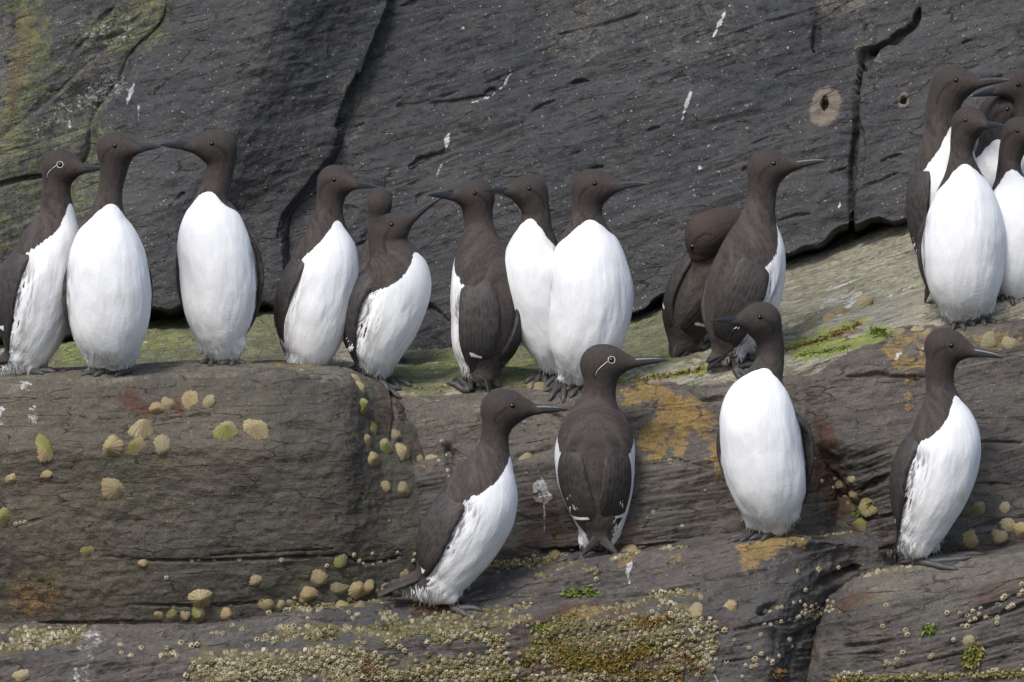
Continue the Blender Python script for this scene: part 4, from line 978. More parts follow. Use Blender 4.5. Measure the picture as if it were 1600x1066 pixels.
BIRDS = [
 ("guillemot with a white eye ring and stripe at the far left behind its neighbour", dict(foot=(60, 590), on=["boulder"], dy=.07, yaw=62, hyaw=52, hpitch=6, bridle=True, tail=(56, 20), tailw=1.2,
   pts=[(42, 558, 34), (50, 518, 49), (63, 454, 60), (80, 390, 50), (90, 338, 33), (88, 298, 26), (91, 275, 27), (95, 262, 30)], bar=(.66, -.6, 1, 2.3))),
 ("white-fronted guillemot second from the left, bill touching the bill of the one facing it", dict(bib=32, foot=(180, 580), on=["boulder"], yaw=16, hyaw=52, hpitch=10, footdir=-55, fo=(0, 0, 0), spread=(1.0, 1.07),
   pts=[(176, 553, 41), (172, 515, 57), (170, 455, 66), (167, 400, 57), (167, 348, 36), (172, 300, 23), (178, 262, 25), (181, 234, 30)])),
 ("guillemot facing left on top of the limpet boulder, its bill meeting its neighbour's", dict(foot=(350, 569), on=["boulder"], yaw=-10, hyaw=-66, hpitch=8, spread=(1.06, 1.06), footdir=-5,
   pts=[(345, 538, 38), (342, 492, 53), (341, 425, 61), (332, 363, 51), (330, 318, 33), (341, 280, 25), (345, 250, 26), (339, 230, 31)])),
 ("guillemot behind the boulder with dark hanging wing at its left side, head in right profile", dict(foot=(480, 590), on=["slope"], feet=False, yaw=34, hyaw=48, hpitch=2, spread=(1.0, 1.0), droop=(46, 30), wang=(100, 104, 112, 130), lean=.1,
   pts=[(482, 565, 38), (486, 520, 52), (500, 458, 59), (511, 405, 50), (513, 362, 35), (514, 330, 26), (518, 303, 26), (524, 284, 29)])),
 ("guillemot seen from behind between two others, only the grey brown nape showing", dict(foot=(600, 560), on=["slope"], yaw=178, hyaw=172, hpitch=38, bill=0.9, beak=True,
   pts=[(600, 545, 34), (600, 510, 48), (598, 460, 54), (596, 410, 40), (594, 378, 27), (593, 350, 22), (593, 335, 22), (594, 316, 22)])),
 ("guillemot stretching its bill up to the right with a short thick neck and streaked flank", dict(foot=(600, 600), on=["slope"], yaw=60, hyaw=76, hpitch=38, tail=(40, 10), droop=(40, 36), bar=(.7, -.2, 1, -1),
   pts=[(590, 572, 30), (588, 540, 46), (604, 482, 61), (620, 432, 52), (614, 400, 40), (605, 382, 33), (604, 372, 32), (607, 364, 31)], bib=4, flank=1.3)),
 ("guillemot with its brown back turned, head to the left and one wing tip drooping", dict(foot=(745, 600), on=["slope"], yaw=-146, hyaw=-56, hpitch=8, white=110, tail=(10, 26), lean=.06, droop=(66, 44), spread=(1.0, 1.0), wang=(122, 132, 140, 160), bar=(.64, -.5, 0.2, 2.2), tipdir=(None, (0.3, -0.9, 0.8)), dirt=[(728, 575, 22)],
   pts=[(748, 578, 32), (752, 545, 46), (761, 490, 59), (757, 432, 53), (750, 384, 38), (748, 350, 27), (746, 328, 27), (744, 307, 29)])),
 ("guillemot facing left behind the brown-backed one, white breast partly covered", dict(foot=(862, 588), on=["slope"], yaw=-22, hyaw=-52, hpitch=8, white=94,
   pts=[(860, 562, 26), (850, 515, 44), (838, 450, 53), (834, 402, 45), (836, 360, 33), (838, 335, 26), (834, 318, 27), (827, 300, 29)])),
 ("broad white-breasted guillemot at the centre, looking right with its bill level", dict(foot=(895, 606), on=["slope"], yaw=10, hyaw=60, hpitch=10, footdir=-30,
   pts=[(908, 572, 40), (914, 530, 60), (921, 475, 68), (920, 415, 59), (918, 368, 40), (917, 335, 28), (919, 313, 28), (925, 293, 32)], bib=27)),
 ("preening guillemot with its head bent down into its dark back", dict(foot=(1085, 560), on=["slope"], warm=.4, dy=.10, yaw=150, hyaw=-115, hpitch=-74, white=60, tail=(8, 22), lean=0, beak=False, droop=(34, 30), wscale=.9, bar=(.6, -1, 0.3, 2.6), wang=(112, 120, 132, 155),
   pts=[(1068, 536, 26), (1076, 503, 38), (1096, 452, 47), (1128, 405, 43), (1148, 376, 38, .01), (1144, 358, 35, .0), (1126, 354, 35, -.03), (1101, 367, 35, -.045)])),
 ("tall guillemot with grey brown neck and back, looking right over the one preening", dict(foot=(1150, 572), on=["slope"], yaw=108, hyaw=72, hpitch=12, tail=(26, 20), white=88, droop=(46, 40), lean=.05, footdir=70, bar=(.7, -.2, 1, -1), wang=(100, 108, 122, 140), flank=1.2,
   pts=[(1143, 545, 28), (1147, 515, 44), (1163, 455, 60), (1176, 402, 53), (1183, 352, 36), (1189, 316, 27), (1192, 290, 27), (1199, 262, 31)])),
 ("tall guillemot at the back of the right-hand group with dark wing hanging down", dict(foot=(1492, 470), on=["slope"], yaw=36, hyaw=60, hpitch=10, droop=(60, 40), spread=(1.0, 1.0), wang=(96, 98, 104, 112), bar=(.7, -.2, 1, -1),
   pts=[(1482, 430, 34), (1478, 380, 48), (1480, 310, 58), (1478, 254, 48), (1474, 215, 37), (1472, 180, 31), (1477, 155, 31), (1488, 132, 32)])),
 ("foremost guillemot of the right-hand group, white breast to the viewer", dict(foot=(1515, 503), on=["right"], yaw=8, hyaw=36, hpitch=4, 
   pts=[(1512, 480, 43), (1508, 440, 59), (1505, 382, 67), (1508, 322, 51), (1504, 274, 33), (1502, 240, 22), (1506, 214, 24), (1514, 192, 28)])),
 ("guillemot at the right picture edge with its bill pointing left at a taller one", dict(foot=(1622, 425), on=["slope"], dy=.06, yaw=-20, hyaw=-56, hpitch=-4,
   pts=[(1620, 430, 34), (1618, 385, 48), (1615, 320, 56), (1611, 262, 48), (1606, 220, 34), (1602, 185, 27), (1600, 158, 27), (1592, 134, 30)])),
 ("guillemot amid the right-hand group, face hidden behind the others", dict(foot=(1562, 440), on=["slope"], yaw=12, hyaw=82, hpitch=2, dy=.05,
   pts=[(1562, 442, 34), (1562, 395, 50), (1560, 330, 58), (1556, 274, 47), (1553, 236, 32), (1553, 205, 26), (1556, 190, 27), (1560, 174, 28)])),
 ("slim guillemot cut by the right picture edge beside the foremost one of its group", dict(foot=(1590, 488), on=["right"], yaw=10, hyaw=42, hpitch=2, dy=.03,
   pts=[(1590, 462, 32), (1592, 425, 46), (1590, 370, 54), (1586, 320, 44), (1578, 283, 29), (1577, 255, 22), (1582, 232, 24), (1592, 208, 28)])),
 ("guillemot in right profile on the lower rocks with ruffled white flank feathers", dict(bib=32, foot=(718, 950), on=["shore"], yaw=76, hyaw=80, hpitch=4, tail=(74, 12), wscale=1.1, tipr=9, droop=(74, 74), tipdir=((.85, .1, .5), (.85, .1, .5)), bar=(.62, -.75, 1, 2.7), flank=1.3, feet=True, dy=0.0, tailw=1.25,
   pts=[(688, 908, 35), (700, 882, 49), (725, 836, 61), (749, 782, 60), (763, 737, 44), (771, 702, 28), (774, 675, 25), (786, 638, 33)])),
 ("guillemot with its back to the viewer and a white eye ring, on the lower ledge", dict(foot=(925, 864), on=["shore"], dy=-.02, yaw=178, hyaw=80, hpitch=8, bridle=True, white=128, tail=(4, 22), lean=.06, droop=(50, 50), wscale=.84, wang=(138, 142, 150, 166), tipdir=((.3, -.75, .8), (.3, -.75, .8)), bar=(.62, -1.0, .3, 2.4), flank=.5,
   pts=[(938, 832, 27), (936, 800, 44), (930, 745, 61), (930, 692, 60), (931, 652, 44), (936, 622, 30), (938, 597, 29), (941, 568, 33)], footdir=-70)),
 ("guillemot with white front on the orange-stained ledge, head turned left", dict(foot=(1190, 838), on=["shore"], yaw=-6, hyaw=-56, hpitch=6, spread=(1.0, 1.10), footdir=-60, lean=.10,
   pts=[(1208, 805, 42), (1202, 765, 56), (1191, 702, 66), (1184, 643, 55), (1192, 598, 36, .02), (1203, 565, 26, .03), (1202, 530, 25, .03), (1189, 500, 31, .02)], bib=18)),
 ("guillemot on the low right rock, dark wing crossed by a thin white line", dict(foot=(1455, 877), on=["low"], yaw=50, hyaw=66, hpitch=-4, tail=(60, 22), tailw=1.2, tipr=7, footdir=82, fsc=1.7, droop=(52, 30), bar=(.66, -.7, 1, 2.3), flank=1.25, dirt=[(1505, 780, 12), (1530, 755, 10)],
   pts=[(1434, 842, 31), (1444, 803, 48), (1464, 737, 62), (1477, 683, 54), (1474, 640, 38), (1469, 605, 26), (1469, 575, 26), (1477, 541, 31)])),
]
for i, (lab, b) in enumerate(BIRDS): guillemot(b, lab, 100 + i * 7)
#@@SHELLS
# ------------------------------------------------------------------ limpets, barnacles, weed
def shell_mat():
    n = N("limpet_shell"); g = n.tc.outputs['Object']; uv = n.tc.outputs['UV']
    a = n.noise(g, 150, 4, 0.65); rb = n.noise(n.map(uv, (9, 0.5, 1)), 2.2, 3, 0.7)
    oi = n.new("ShaderNodeObjectInfo").outputs['Random']
    c = n.mix(n.ramp(rb, 0.38, 0.62), (0.17, 0.13, 0.06), (0.50, 0.44, 0.26))
    c = n.mix(n.ramp(a, 0.45, 0.7, 0, 0.6), c, (0.46, 0.42, 0.30))
    oj = n.math('FRACT', n.math('MULTIPLY', oi, 7.31))
    c = n.mix(n.math('MULTIPLY', oi, 0.6), c, (0.34, 0.22, 0.09))
    c = n.mix(n.ramp(oj, 0.5, 1.0, 0, 0.6), c, (0.17, 0.155, 0.10))
    c = n.mix(n.ramp(n.noise(g, 60, 4, 0.7), 0.46, 0.62, 0, 0.7), c, (0.13, 0.105, 0.06))
    c = n.mix(n.ramp(n.noise(g, 95, 4, 0.7), 0.56, 0.66, 0, 0.7), c, (0.55, 0.53, 0.44))
    gm = n.math('ADD', n.attr("algae"), n.math('MULTIPLY', n.math('SUBTRACT', n.noise(g, 85, 4, 0.7), 0.5), 3.6))
    c = n.mix(n.ramp(gm, 0.40, 0.95, 0, 0.8), c, (0.13, 0.155, 0.03))
    return n.done(c, 0.85, n.bump(a, 0.0008, 1.0, n.bump(rb, 0.0012, 1.0)), 0.25)
M_shell = shell_mat()
def limpet_mesh(seed, tall, algae, pointed):
    rnd = random.Random(seed); nr, na = 9, 56
    off = np.array([rnd.uniform(-.16, .16), rnd.uniform(.02, .22)]); el = rnd.uniform(.80, .95); ph = [rnd.uniform(0, 6.28) for _ in range(5)]
    V, UV, AL = [], [], []
    ga = rnd.uniform(0, 6.28)
    for i in range(nr + 1):
        t = i / nr                                 # 0 apex, 1 rim
        for j in range(na):
            A_ = 2 * math.pi * j / na
            rib = 1 + (0.035 * math.cos(14 * A_ + ph[0]) + 0.03 * math.cos(23 * A_ + ph[1])) * t + 0.06 * math.cos(3 * A_ + ph[2]) * t + 0.04 * math.cos(5 * A_ + ph[3]) * t
            r = t ** 0.92 * 0.5 * rib
            r *= 1 + 0.05 * math.sin(2.3 * A_ + ph[4] + 2 * t) * t
            x, y_ = r * math.cos(A_), r * math.sin(A_) * el
            x += off[0] * (1 - t); y_ += off[1] * (1 - t)
            z = tall * (1 - t ** 1.25) * (1 + 0.07 * math.cos(14 * A_ + ph[0]) * t) + 0.012 * math.sin(9 * t * 3 + ph[4])
            if t == 1: z = -0.10
            V.append((x, y_, z)); UV.append((A_, t)); AL.append(algae * (0.75 + 0.5 * math.cos(A_ - ga)) if algae else 0.12)
    F = [(i * na + j, (i + 1) * na + j, (i + 1) * na + (j + 1) % na, i * na + (j + 1) % na) for i in range(nr) for j in range(na)]
    return mesh("limpet", np.array(V), np.array(F), True, dict(algae=np.array(AL)), np.array(UV))
LM = {}
for v in range(6):
    for al in (0, 1): LM[v, al] = limpet_mesh(v * 3 + al + 5, 0.22 + 0.045 * v, al * 0.85, 0)
from mathutils import Matrix
def place(o, h, size, rot, sink=0.0, tilt=None):
    nz = h[1].normalized()
    if nz.y > 0.2: nz = -nz
    if tilt is not None: nz = (nz + Vector(tilt)).normalized()
    q = nz.to_track_quat('Z', 'Y')
    o.matrix_world = Matrix.Translation(h[0] - nz * sink) @ q.to_matrix().to_4x4() @ Matrix.Rotation(rot, 4, 'Z') @ Matrix.Diagonal((size, size, size, 1))
LIMPETS = [
 (66, 702, 38, 1, "big pale limpet with a green-stained apex near the left edge of the boulder"), (73, 740, 23, 0, "small tan limpet just below the big pale one near the left edge"), (19, 750, 20, 0, "small pale limpet close to the left picture edge"), (3, 810, 28, 1, "limpet cut by the left picture edge at the end of a crack"),
 (176, 700, 34, 0, "leftmost limpet of the cluster of four in the middle of the boulder"), (222, 672, 36, 0, "topmost and largest limpet of the cluster of four on the boulder"), (213, 700, 29, 1, "greenish limpet at the centre of the cluster of four"), (255, 695, 32, 0, "rightmost limpet of the cluster of four on the boulder"),
 (178, 765, 38, 0, "lone oval limpet below the cluster of four"), (139, 860, 29, 1, "limpet with bright green underside beside the long crack"), (245, 637, 22, 0, "small limpet on the rust-red patch, left one of the touching pair"), (262, 633, 24, 0, "small limpet on the rust-red patch, right one of the touching pair"),
 (298, 622, 32, 0, "larger limpet at the lower end of a white dropping near the boulder top"), (323, 626, 24, 0, "brownish limpet right of the rust-red patch near the boulder top"), (355, 675, 46, 1, "very large green-flecked limpet, left of the big pair"), (399, 675, 44, 0, "very large brown limpet, right of the big pair"),
 (314, 936, 38, 0, "large ribbed limpet low on the boulder above a row of small ones"), (224, 877, 16, 0, "tiny flat limpet sitting on the long crack"), (397, 906, 25, 0, "single tan limpet with a dark lower rim, low on the boulder"), (247, 962, 18, 0, "leftmost small limpet of the row at the boulder foot"), (268, 959, 21, 1, "second small limpet from the left in the row at the boulder foot"),
 (289, 962, 20, 0, "orange-brown limpet in the middle of the row at the boulder foot"), (312, 958, 27, 1, "wide greenish limpet under the large ribbed one"), (354, 958, 21, 0, "last limpet to the right of the row at the boulder foot"), (416, 945, 24, 0, "rusty limpet at the left end of the second row at the boulder foot"), (438, 945, 19, 0, "pale narrow limpet second in the second row at the boulder foot"),
 (453, 942, 16, 0, "small brown limpet third in the second row at the boulder foot"), (533, 880, 29, 1, "limpet sitting across the crack above the two large brown ones"), (495, 903, 35, 0, "large brown limpet with strong ribs, upper left of the crowded cluster"), (483, 925, 31, 0, "pale yellow limpet tucked under the large ribbed brown one"), (474, 936, 20, 0, "small spiky pale limpet at the lower left of the crowded cluster"),
 (529, 915, 40, 0, "largest brown limpet in the crowded cluster by the guillemot's tail"), (556, 920, 31, 0, "grey brown limpet right of the largest brown one"), (574, 918, 27, 0, "whitish limpet touching the grey brown one"), (534, 947, 24, 1, "pointed green limpet on the ledge line at the boulder foot"), (563, 947, 22, 0, "pointed tan limpet on the ledge line left of the tail"),
 (618, 912, 22, 0, "whitish fan-ribbed limpet near the tail of the lower guillemot"), (632, 898, 19, 0, "orange-tan limpet directly above the guillemot's tail"), (602, 918, 19, 0, "small ribbed limpet left of the whitish fan-ribbed one"),
 (557, 590, 22, 0, "orange-tinted limpet at the top corner of the boulder"), (566, 606, 22, 0, "orange-tinted limpet just below the one at the top corner"), (568, 635, 27, 1, "dark green limpet on the boulder's right shoulder"), (581, 668, 29, 1, "yellow-green limpet at the top of the shoulder cluster"), (574, 690, 26, 0, "golden limpet at the left of the shoulder cluster"),
 (601, 699, 30, 1, "broad olive limpet in the middle of the shoulder cluster"), (583, 720, 27, 0, "pointed golden limpet at the bottom of the shoulder cluster"), (627, 708, 29, 0, "tall tan limpet right of the shoulder cluster"), (620, 680, 19, 0, "small pale limpet above the tall tan one"), (655, 718, 20, 0, "small yellow limpet, left of the last two on the shoulder"),
 (672, 717, 27, 0, "pale pointed limpet furthest right on the boulder's shoulder"), (603, 762, 23, 0, "rusty dark limpet, left of the low pair on the shoulder"), (630, 764, 25, 0, "bright golden limpet, right of the low pair on the shoulder"), (821, 716, 27, 0, "flat round limpet on the dark rock between the two front guillemots"), (840, 607, 30, 0, "conical limpet on the ledge beside the central guillemot's feet"),
 (1311, 755, 15, 0, "tiny pale limpet left of the crevice shells"), (1329, 748, 22, 0, "whitish limpet at the top of the crevice"), (1338, 775, 28, 0, "cream limpet in the middle of the crevice"), (1355, 790, 33, 1, "bright green limpet in the crevice between the right rocks"), (1343, 822, 25, 1, "yellow-green limpet at the bottom of the crevice"),
 (1526, 797, 26, 0, "golden limpet behind the right front guillemot's belly"), (1568, 795, 29, 0, "tall golden limpet right of the one behind the belly"), (1515, 842, 33, 0, "wide golden limpet above the right front guillemot's foot"), (1575, 824, 28, 0, "tall ribbed limpet on top of the right-hand pile"), (1560, 840, 24, 0, "small golden limpet at the base of the right-hand pile"), (1597, 832, 28, 0, "limpet cut by the right picture edge in the lower pile"),
 (1547, 535, 27, 0, "cream limpet above the bill of the right front guillemot"), (1578, 538, 27, 0, "cream limpet right of the one above the bill"), (1405, 520, 27, 0, "pinkish limpet by the green weed at the top of the right rock"), (1433, 514, 27, 0, "pointed orange limpet on the crest of the right rock"), (1448, 520, 19, 0, "small pale limpet at the feet of the right-hand group"),
 (1352, 475, 30, 0, "large pale ribbed limpet high on the sloping slab"), (1316, 486, 24, 0, "tan limpet left of the large pale one on the slab"), (1297, 500, 26, 0, "flat tan limpet lowest on the sloping slab"), (32, 1053, 26, 0, "round pale limpet in the bottom left corner"), (1084, 952, 30, 0, "orange-brown limpet on the shore rock above the white streak"), (1142, 948, 27, 0, "flat round pale limpet on the dark face of the shore rock"),
 (985, 860, 30, 0, "orange-tan limpet right of the back-turned guillemot's feet"), (865, 866, 24, 0, "limpet left of the back-turned guillemot's feet"), (1515, 1003, 20, 0, "small limpet in the weed on the low right rock"),
]
rnd = random.Random(77)
for i, (x, y_, sz, al, lab) in enumerate(LIMPETS):
    h = hit(x, y_)
    if h is None: continue
    o = link("limpet", LM[i % 6, al], M_shell)
    place(o, h, sz * S * 1.16, rnd.uniform(0, 6.28), 0.08 * sz * S, (rnd.uniform(-.12, .12), -0.2, rnd.uniform(-.1, .12)))
    o.scale = (o.scale[0] * rnd.uniform(.85, 1.08), o.scale[1] * rnd.uniform(.85, 1.05), o.scale[2] * rnd.uniform(.7, 1.15))
    tag(o, lab, "limpet", "limpets clinging to the rocks")

# ---- barnacles
def barn_mat():
    n = N("barnacle_shell"); g = n.tc.outputs['Object']
    oi = n.new("ShaderNodeObjectInfo").outputs['Random']
    a = n.noise(g, 90, 3, 0.7)
    c = n.mix(n.ramp(n.noise(g, 25, 3), 0.35, 0.65), (0.36, 0.32, 0.22), (0.24, 0.20, 0.11))
    c = n.mix(n.ramp(a, 0.45, 0.7, 0, 0.6), c, (0.50, 0.47, 0.38))
    c = n.mix(n.ramp(n.attr("mouth"), 0.2, 0.8), c, (0.05, 0.042, 0.03))
    c = n.mix(n.math('MULTIPLY', n.attr("tint"), 0.95), c, (0.13, 0.115, 0.045))
    return n.done(c, 0.85, n.bump(a, 0.0006, 1.0), 0.25)
M_barn = barn_mat()
def barnacle_shape(seed, na=10):
    r_ = random.Random(seed); V, M = [], []
    for (t, z, m) in ((0.56, -0.12, 0), (0.50, 0.08, 0), (0.31, 0.38, 0), (0.20, 0.40, .1), (0.13, 0.22, 1.0), (0.02, 0.18, 1.0)):
        for j in range(na):
            A_ = 2 * math.pi * j / na; q = t * (1 + 0.14 * (1 if j % 2 else -1) * (t > .15) + r_.uniform(-.05, .05))
            V.append((q * math.cos(A_), q * math.sin(A_), z * (1 + r_.uniform(-.08, .08)))); M.append(m)
    F = [(i * na + j, i * na + (j + 1) % na, (i + 1) * na + (j + 1) % na, (i + 1) * na + j) for i in range(5) for j in range(na)]
    return np.array(V), np.array(F), np.array(M)
BS = [barnacle_shape(k, 8) for k in range(5)]
BMs = []
for k in range(5):
    v, f, m = barnacle_shape(40 + k, 12); BMs.append(mesh("barnacle", v, f, False, dict(mouth=m, tint=np.zeros(len(m)))))
def scatter_stuff(areas, seed, name, mat, label):
    r_ = random.Random(seed); Vs, Fs, Ms, Ts = [], [], [], []; k = 0; placed = []
    for pts, rad_, count, (s0, s1), tint in areas:
        segs = list(zip(pts[:-1], pts[1:])) if len(pts) > 1 else [(pts[0], pts[0])]
        for _ in range(int(count * 2.4)):
            (ax, ay), (bx_, by_) = r_.choice(segs); t = r_.random(); g_ = abs(r_.gauss(0, .5)); a_ = r_.uniform(0, 6.28)
            x = ax + (bx_ - ax) * t + math.cos(a_) * rad_ * g_; y_ = ay + (by_ - ay) * t + math.sin(a_) * rad_ * g_ * .8
            sz = r_.uniform(s0, s1)
            if any((x - q[0]) ** 2 + (y_ - q[1]) ** 2 < (0.36 * (sz + q[2])) ** 2 for q in placed[-900:]): continue
            h = hit(x, y_)
            if h is None or h[2] == "cliff": continue
            placed.append((x, y_, sz))
            nz = h[1].normalized(); nz = -nz if nz.y > .2 else nz
            nz = (nz + Vector((r_.gauss(0, .25), -.2 + r_.gauss(0, .2), .1 + r_.gauss(0, .25)))).normalized()
            m3 = np.array((nz.to_track_quat('Z', 'Y').to_matrix() @ Matrix.Rotation(r_.uniform(0, 6.28), 3, 'Z')))
            v, f, m = BS[r_.randrange(5)]
            Vs.append((v * np.array([1, 1, r_.uniform(.8, 1.5)])) @ m3.T * sz * S + np.array(h[0])); Fs.append(f + k); k += len(v); Ms.append(m); Ts.append(np.full(len(v), min(1, max(0, tint + r_.uniform(-.5, .5)))))
    o = link(name, mesh(name, np.concatenate(Vs), np.concatenate(Fs), False, dict(mouth=np.concatenate(Ms), tint=np.concatenate(Ts))), mat)
    tag(o, label, kind="stuff"); return o
scatter_stuff(CRUST,
  5, "barnacle_crust", M_barn, "dense crust of yellowish barnacles covering the lowest rocks")
SINGLE = [("pale barnacles dotted along the thin crack of the boulder", "scattered pale barnacle on the cracked foot of the left boulder", [(300, 876), (311, 875), (335, 875), (375, 875), (440, 875), (499, 868), (511, 884), (553, 867), (561, 877), (567, 880), (583, 882), (590, 879), (595, 878), (607, 876), (621, 863), (623, 870), (646, 876), (582, 865), (260, 903), (183, 768), (25, 819), (32, 817), (39, 816), (648, 866)], (5, 8)),
 ("barnacles scattered on the shore rock left of centre", "scattered round white barnacle on the grey shore rock below the limpet boulder", [(283, 1005), (299, 1010), (363, 978), (378, 984), (331, 990), (340, 989), (348, 990), (434, 982), (444, 981), (452, 981), (459, 979), (481, 967), (481, 979), (415, 994), (402, 1000), (411, 1001), (545, 957), (552, 966), (559, 961), (540, 978), (461, 995), (449, 1001), (308, 1007), (190, 1020), (188, 1008), (205, 1025), (221, 1013), (540, 985), (547, 982), (483, 954), (455, 952), (446, 953), (420, 957), (498, 954), (625, 1011), (632, 1017), (530, 1056), (642, 1024)], (7, 11)),
 ("barnacles scattered on the shore rock right of centre", "scattered white barnacle on the dark striped part of the shore rock", [(1195, 955), (1203, 956), (1215, 950), (1222, 949), (1240, 942), (1250, 940), (1194, 975), (1204, 976), (1212, 972), (1220, 971), (1232, 967), (1245, 965), (1257, 959), (1148, 1000), (1112, 1008), (1115, 1012), (1080, 1008), (1105, 1025), (1075, 1020), (1092, 1040), (1065, 1022), (1090, 1055), (1189, 992), (1171, 1013), (1165, 1040), (1175, 1042), (1182, 1040), (1200, 1030), (1206, 1035), (1217, 1025), (1237, 1010), (1233, 999), (1180, 1030), (1190, 1022), (1160, 1058), (1118, 980), (1108, 975), (1132, 985), (1246, 893), (1279, 890), (1310, 887), (932, 905), (1258, 922), (1135, 1034)], (6, 11)),
 ("barnacles scattered on the low right rock", "scattered pale barnacle on the low rock at the lower right", [(1385, 947), (1480, 958), (1500, 958), (1512, 962), (1520, 955), (1532, 950), (1515, 970), (1523, 967), (1540, 964), (1548, 966), (1558, 974), (1558, 966), (1503, 977), (1511, 979), (1558, 943), (1567, 935), (1570, 932), (1575, 950), (1582, 946), (1597, 913), (1592, 930), (1598, 925), (1415, 985), (1418, 992), (1411, 1020), (1453, 1027), (1457, 1024), (1379, 979), (1530, 960), (1490, 1000), (1357, 900), (1372, 893)], (6, 10)),
 ("barnacles dotted on the dark middle rocks", "scattered pale barnacle on the dark rock face behind the front guillemots", [(1047, 720), (1066, 822), (1021, 800), (1102, 766), (1284, 752), (1302, 762), (1320, 776), (1325, 786), (1305, 748), (1500, 765), (1273, 717), (700, 735), (702, 745), (697, 712), (690, 690), (686, 720)], (5, 8))]
bi = 0
for grp, lab, pl, (s0, s1) in SINGLE:
    for (x, y_) in pl:
        h = hit(x, y_)
        if h is None or h[2] == "cliff": continue
        o = link("barnacle", BMs[bi % 5], M_barn); bi += 1
        place(o, h, rnd.uniform(s0, s1) * S, rnd.uniform(0, 6.28), 0, (0, -.25, .1)); tag(o, lab, "barnacle", grp)

# ---- weed: small curling leaflets
def weed_mat():
    n = N("weed_leaf"); g = n.tc.outputs['Object']; a = n.noise(g, 120, 3)
    c = n.mix(n.attr("hue"), (0.10, 0.17, 0.025), (0.19, 0.080, 0.025))
    c = n.mix(n.ramp(n.attr("hue"), 1.2, 1.4), c, (0.085, 0.030, 0.025))
    c = n.mix(n.ramp(a, 0.35, 0.7, 0, 0.5), c, (0.24, 0.22, 0.06))
    return n.done(c, 0.6, None, 0.4)
M_weed = weed_mat()
def weed(areas, seed, name, label, cat=None, group=None):
    r_ = random.Random(seed); Vs, Fs, Hs = [], [], []; k = 0
    for pts, rad_, count, (s0, s1), hue, spread in areas:
        segs = list(zip(pts[:-1], pts[1:])) if len(pts) > 1 else [(pts[0], pts[0])]
        for _ in range(count):
            (ax, ay), (bx_, by_) = r_.choice(segs); t = r_.random(); g_ = abs(r_.gauss(0, .5)); a_ = r_.uniform(0, 6.28)
            x = ax + (bx_ - ax) * t + math.cos(a_) * rad_ * g_; y_ = ay + (by_ - ay) * t + math.sin(a_) * rad_ * g_ * .7
            h = hit(x, y_)
            if h is None or h[2] == "cliff": continue
            nz = np.array(h[1].normalized()); nz = -nz if nz[1] > .2 else nz
            d = unit(nz * .8 + np.array([r_.gauss(0, .5), r_.gauss(0, .3) - .2, r_.gauss(0, .35) - .1])); sd = unit(np.cross(d, [r_.gauss(0, 1), r_.gauss(0, 1), r_.gauss(0, 1)]))
            L_ = r_.uniform(s0, s1) * S; w0 = L_ * r_.uniform(.14, .34); p0 = np.array(h[0]) - nz * .002; bend = unit(np.array([r_.gauss(0, 1), -.3, -1.0]))
            for q in range(5):
                tq = q / 4; c_ = p0 + d * L_ * tq + bend * L_ * .4 * tq * tq; ww = w0 * (0.35 + 1.3 * math.sin(math.pi * min(1, tq * .9 + .1))) * .6
                Vs += [c_ - sd * ww, c_ + sd * ww]
                Hs += [hue + (r_.uniform(-.5, .5) * spread if q == 0 else 0)] * 2 if q == 0 else [Hs[-1]] * 2
            for q in range(4): Fs.append((k + 2 * q, k + 2 * q + 1, k + 2 * q + 3, k + 2 * q + 2))
            k += 10
    o = link(name, mesh(name, np.array(Vs), np.array(Fs), True, dict(hue=np.array(Hs))), M_weed)
    if cat: tag(o, label, cat, group)
    else: tag(o, label, kind="stuff")
    return o
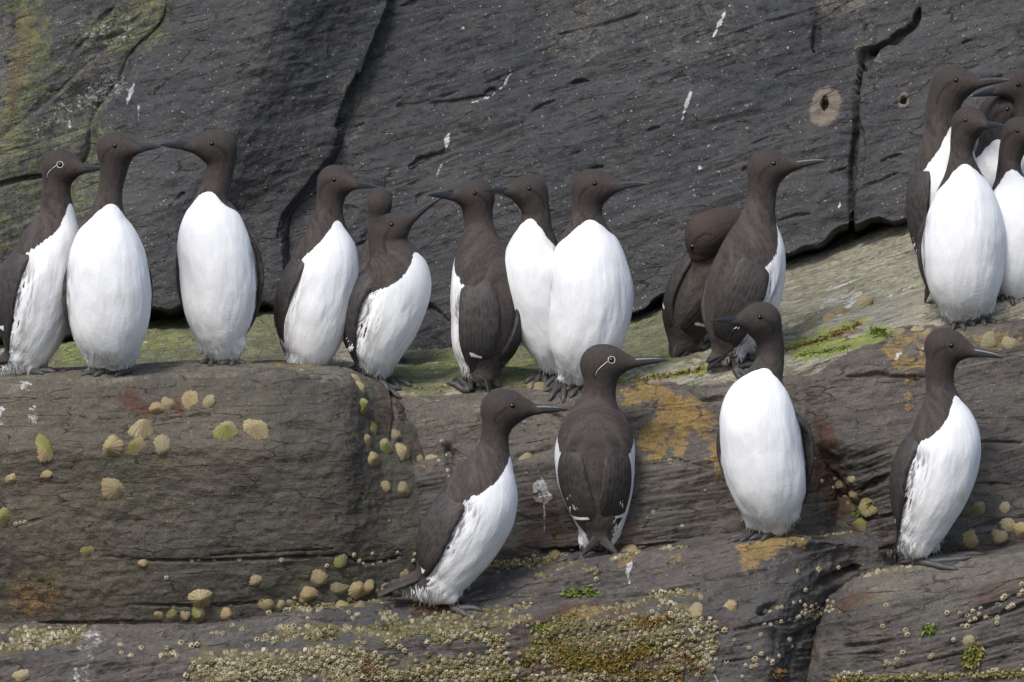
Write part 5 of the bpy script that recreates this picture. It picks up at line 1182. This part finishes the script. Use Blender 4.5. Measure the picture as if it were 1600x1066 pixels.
weed([([(860, 1010), (900, 1030), (960, 1040), (1010, 1010)], 32, 2600, (4, 9), .7, 1.0), ([(985, 975), (1040, 965)], 14, 420, (4, 8), 1.0, .5), ([(820, 1040), (860, 980), (900, 960)], 18, 600, (3, 8), .5, 1.0), ([(1060, 1010), (1100, 1050)], 20, 260, (3, 7), 1.1, .5), ([(480, 1000), (520, 990)], 12, 160, (3, 7), .5, .8), ([(840, 985), (850, 970)], 10, 120, (4, 8), .2, .6), ([(950, 1050), (1060, 1055)], 18, 500, (4, 9), .8, 1.0),
      ([(610, 985), (700, 975)], 8, 160, (3, 7), .4, .6), ([(640, 945), (700, 955)], 6, 160, (3, 7), 1.3, .2), ([(1300, 1062), (1600, 1052)], 6, 500, (4, 8), .5, .9), ([(760, 1060), (830, 1060)], 10, 120, (4, 8), .4, .6)], 3, "seaweed_carpet", "short brown and green seaweed growing among the barnacles on the lowest rocks")
weed([([(1225, 548), (1300, 525), (1345, 505)], 9, 700, (3, 8), .95, .35), ([(1250, 555), (1330, 540)], 7, 260, (3, 7), 0.0, .2), ([(1000, 592), (1060, 583), (1100, 575)], 5, 360, (3, 7), .9, .5), ([(960, 598), (1010, 594)], 4, 120, (3, 6), .1, .3), ([(900, 590), (960, 592)], 4, 90, (3, 6), .9, .3), ([(630, 606), (700, 604), (830, 604), (870, 600)], 4, 260, (3, 6), .5, .6)], 4, "weed_strip", "orange brown and bright green weed growing along the lip of the slab")
for i, (a_, lab) in enumerate([
  ([([(885, 925), (930, 925)], 11, 420, (4, 10), .05, .3)], "dark green weed tuft in the hollow of the shore rock below the back-turned guillemot"),
  ([([(1365, 515), (1385, 522)], 10, 300, (4, 9), .0, .2)], "bright green weed tuft at the top edge of the right rock"),
  ([([(1452, 982)], 12, 160, (4, 9), .05, .3)], "small green weed tuft on the low right rock"),
  ([([(1522, 1012), (1515, 1035)], 16, 340, (5, 10), .35, .9)], "green and reddish weed tuft at the lower right corner"),
  ([([(572, 1030), (576, 1050)], 10, 260, (4, 9), 1.35, .1)], "dark red weed tuft below the white splash on the shore rock"),
  ([([(1340, 800), (1358, 785)], 12, 220, (4, 9), .05, .3)], "green weed tuft growing on the shells in the crevice"),
  ([([(1212, 1055), (1225, 1045)], 11, 200, (4, 9), 1.35, .1)], "dark red weed tuft in the bottom gully of the shore rock")]):
    weed(a_, 20 + i, "seaweed_tuft", lab, "seaweed", "seaweed tufts")
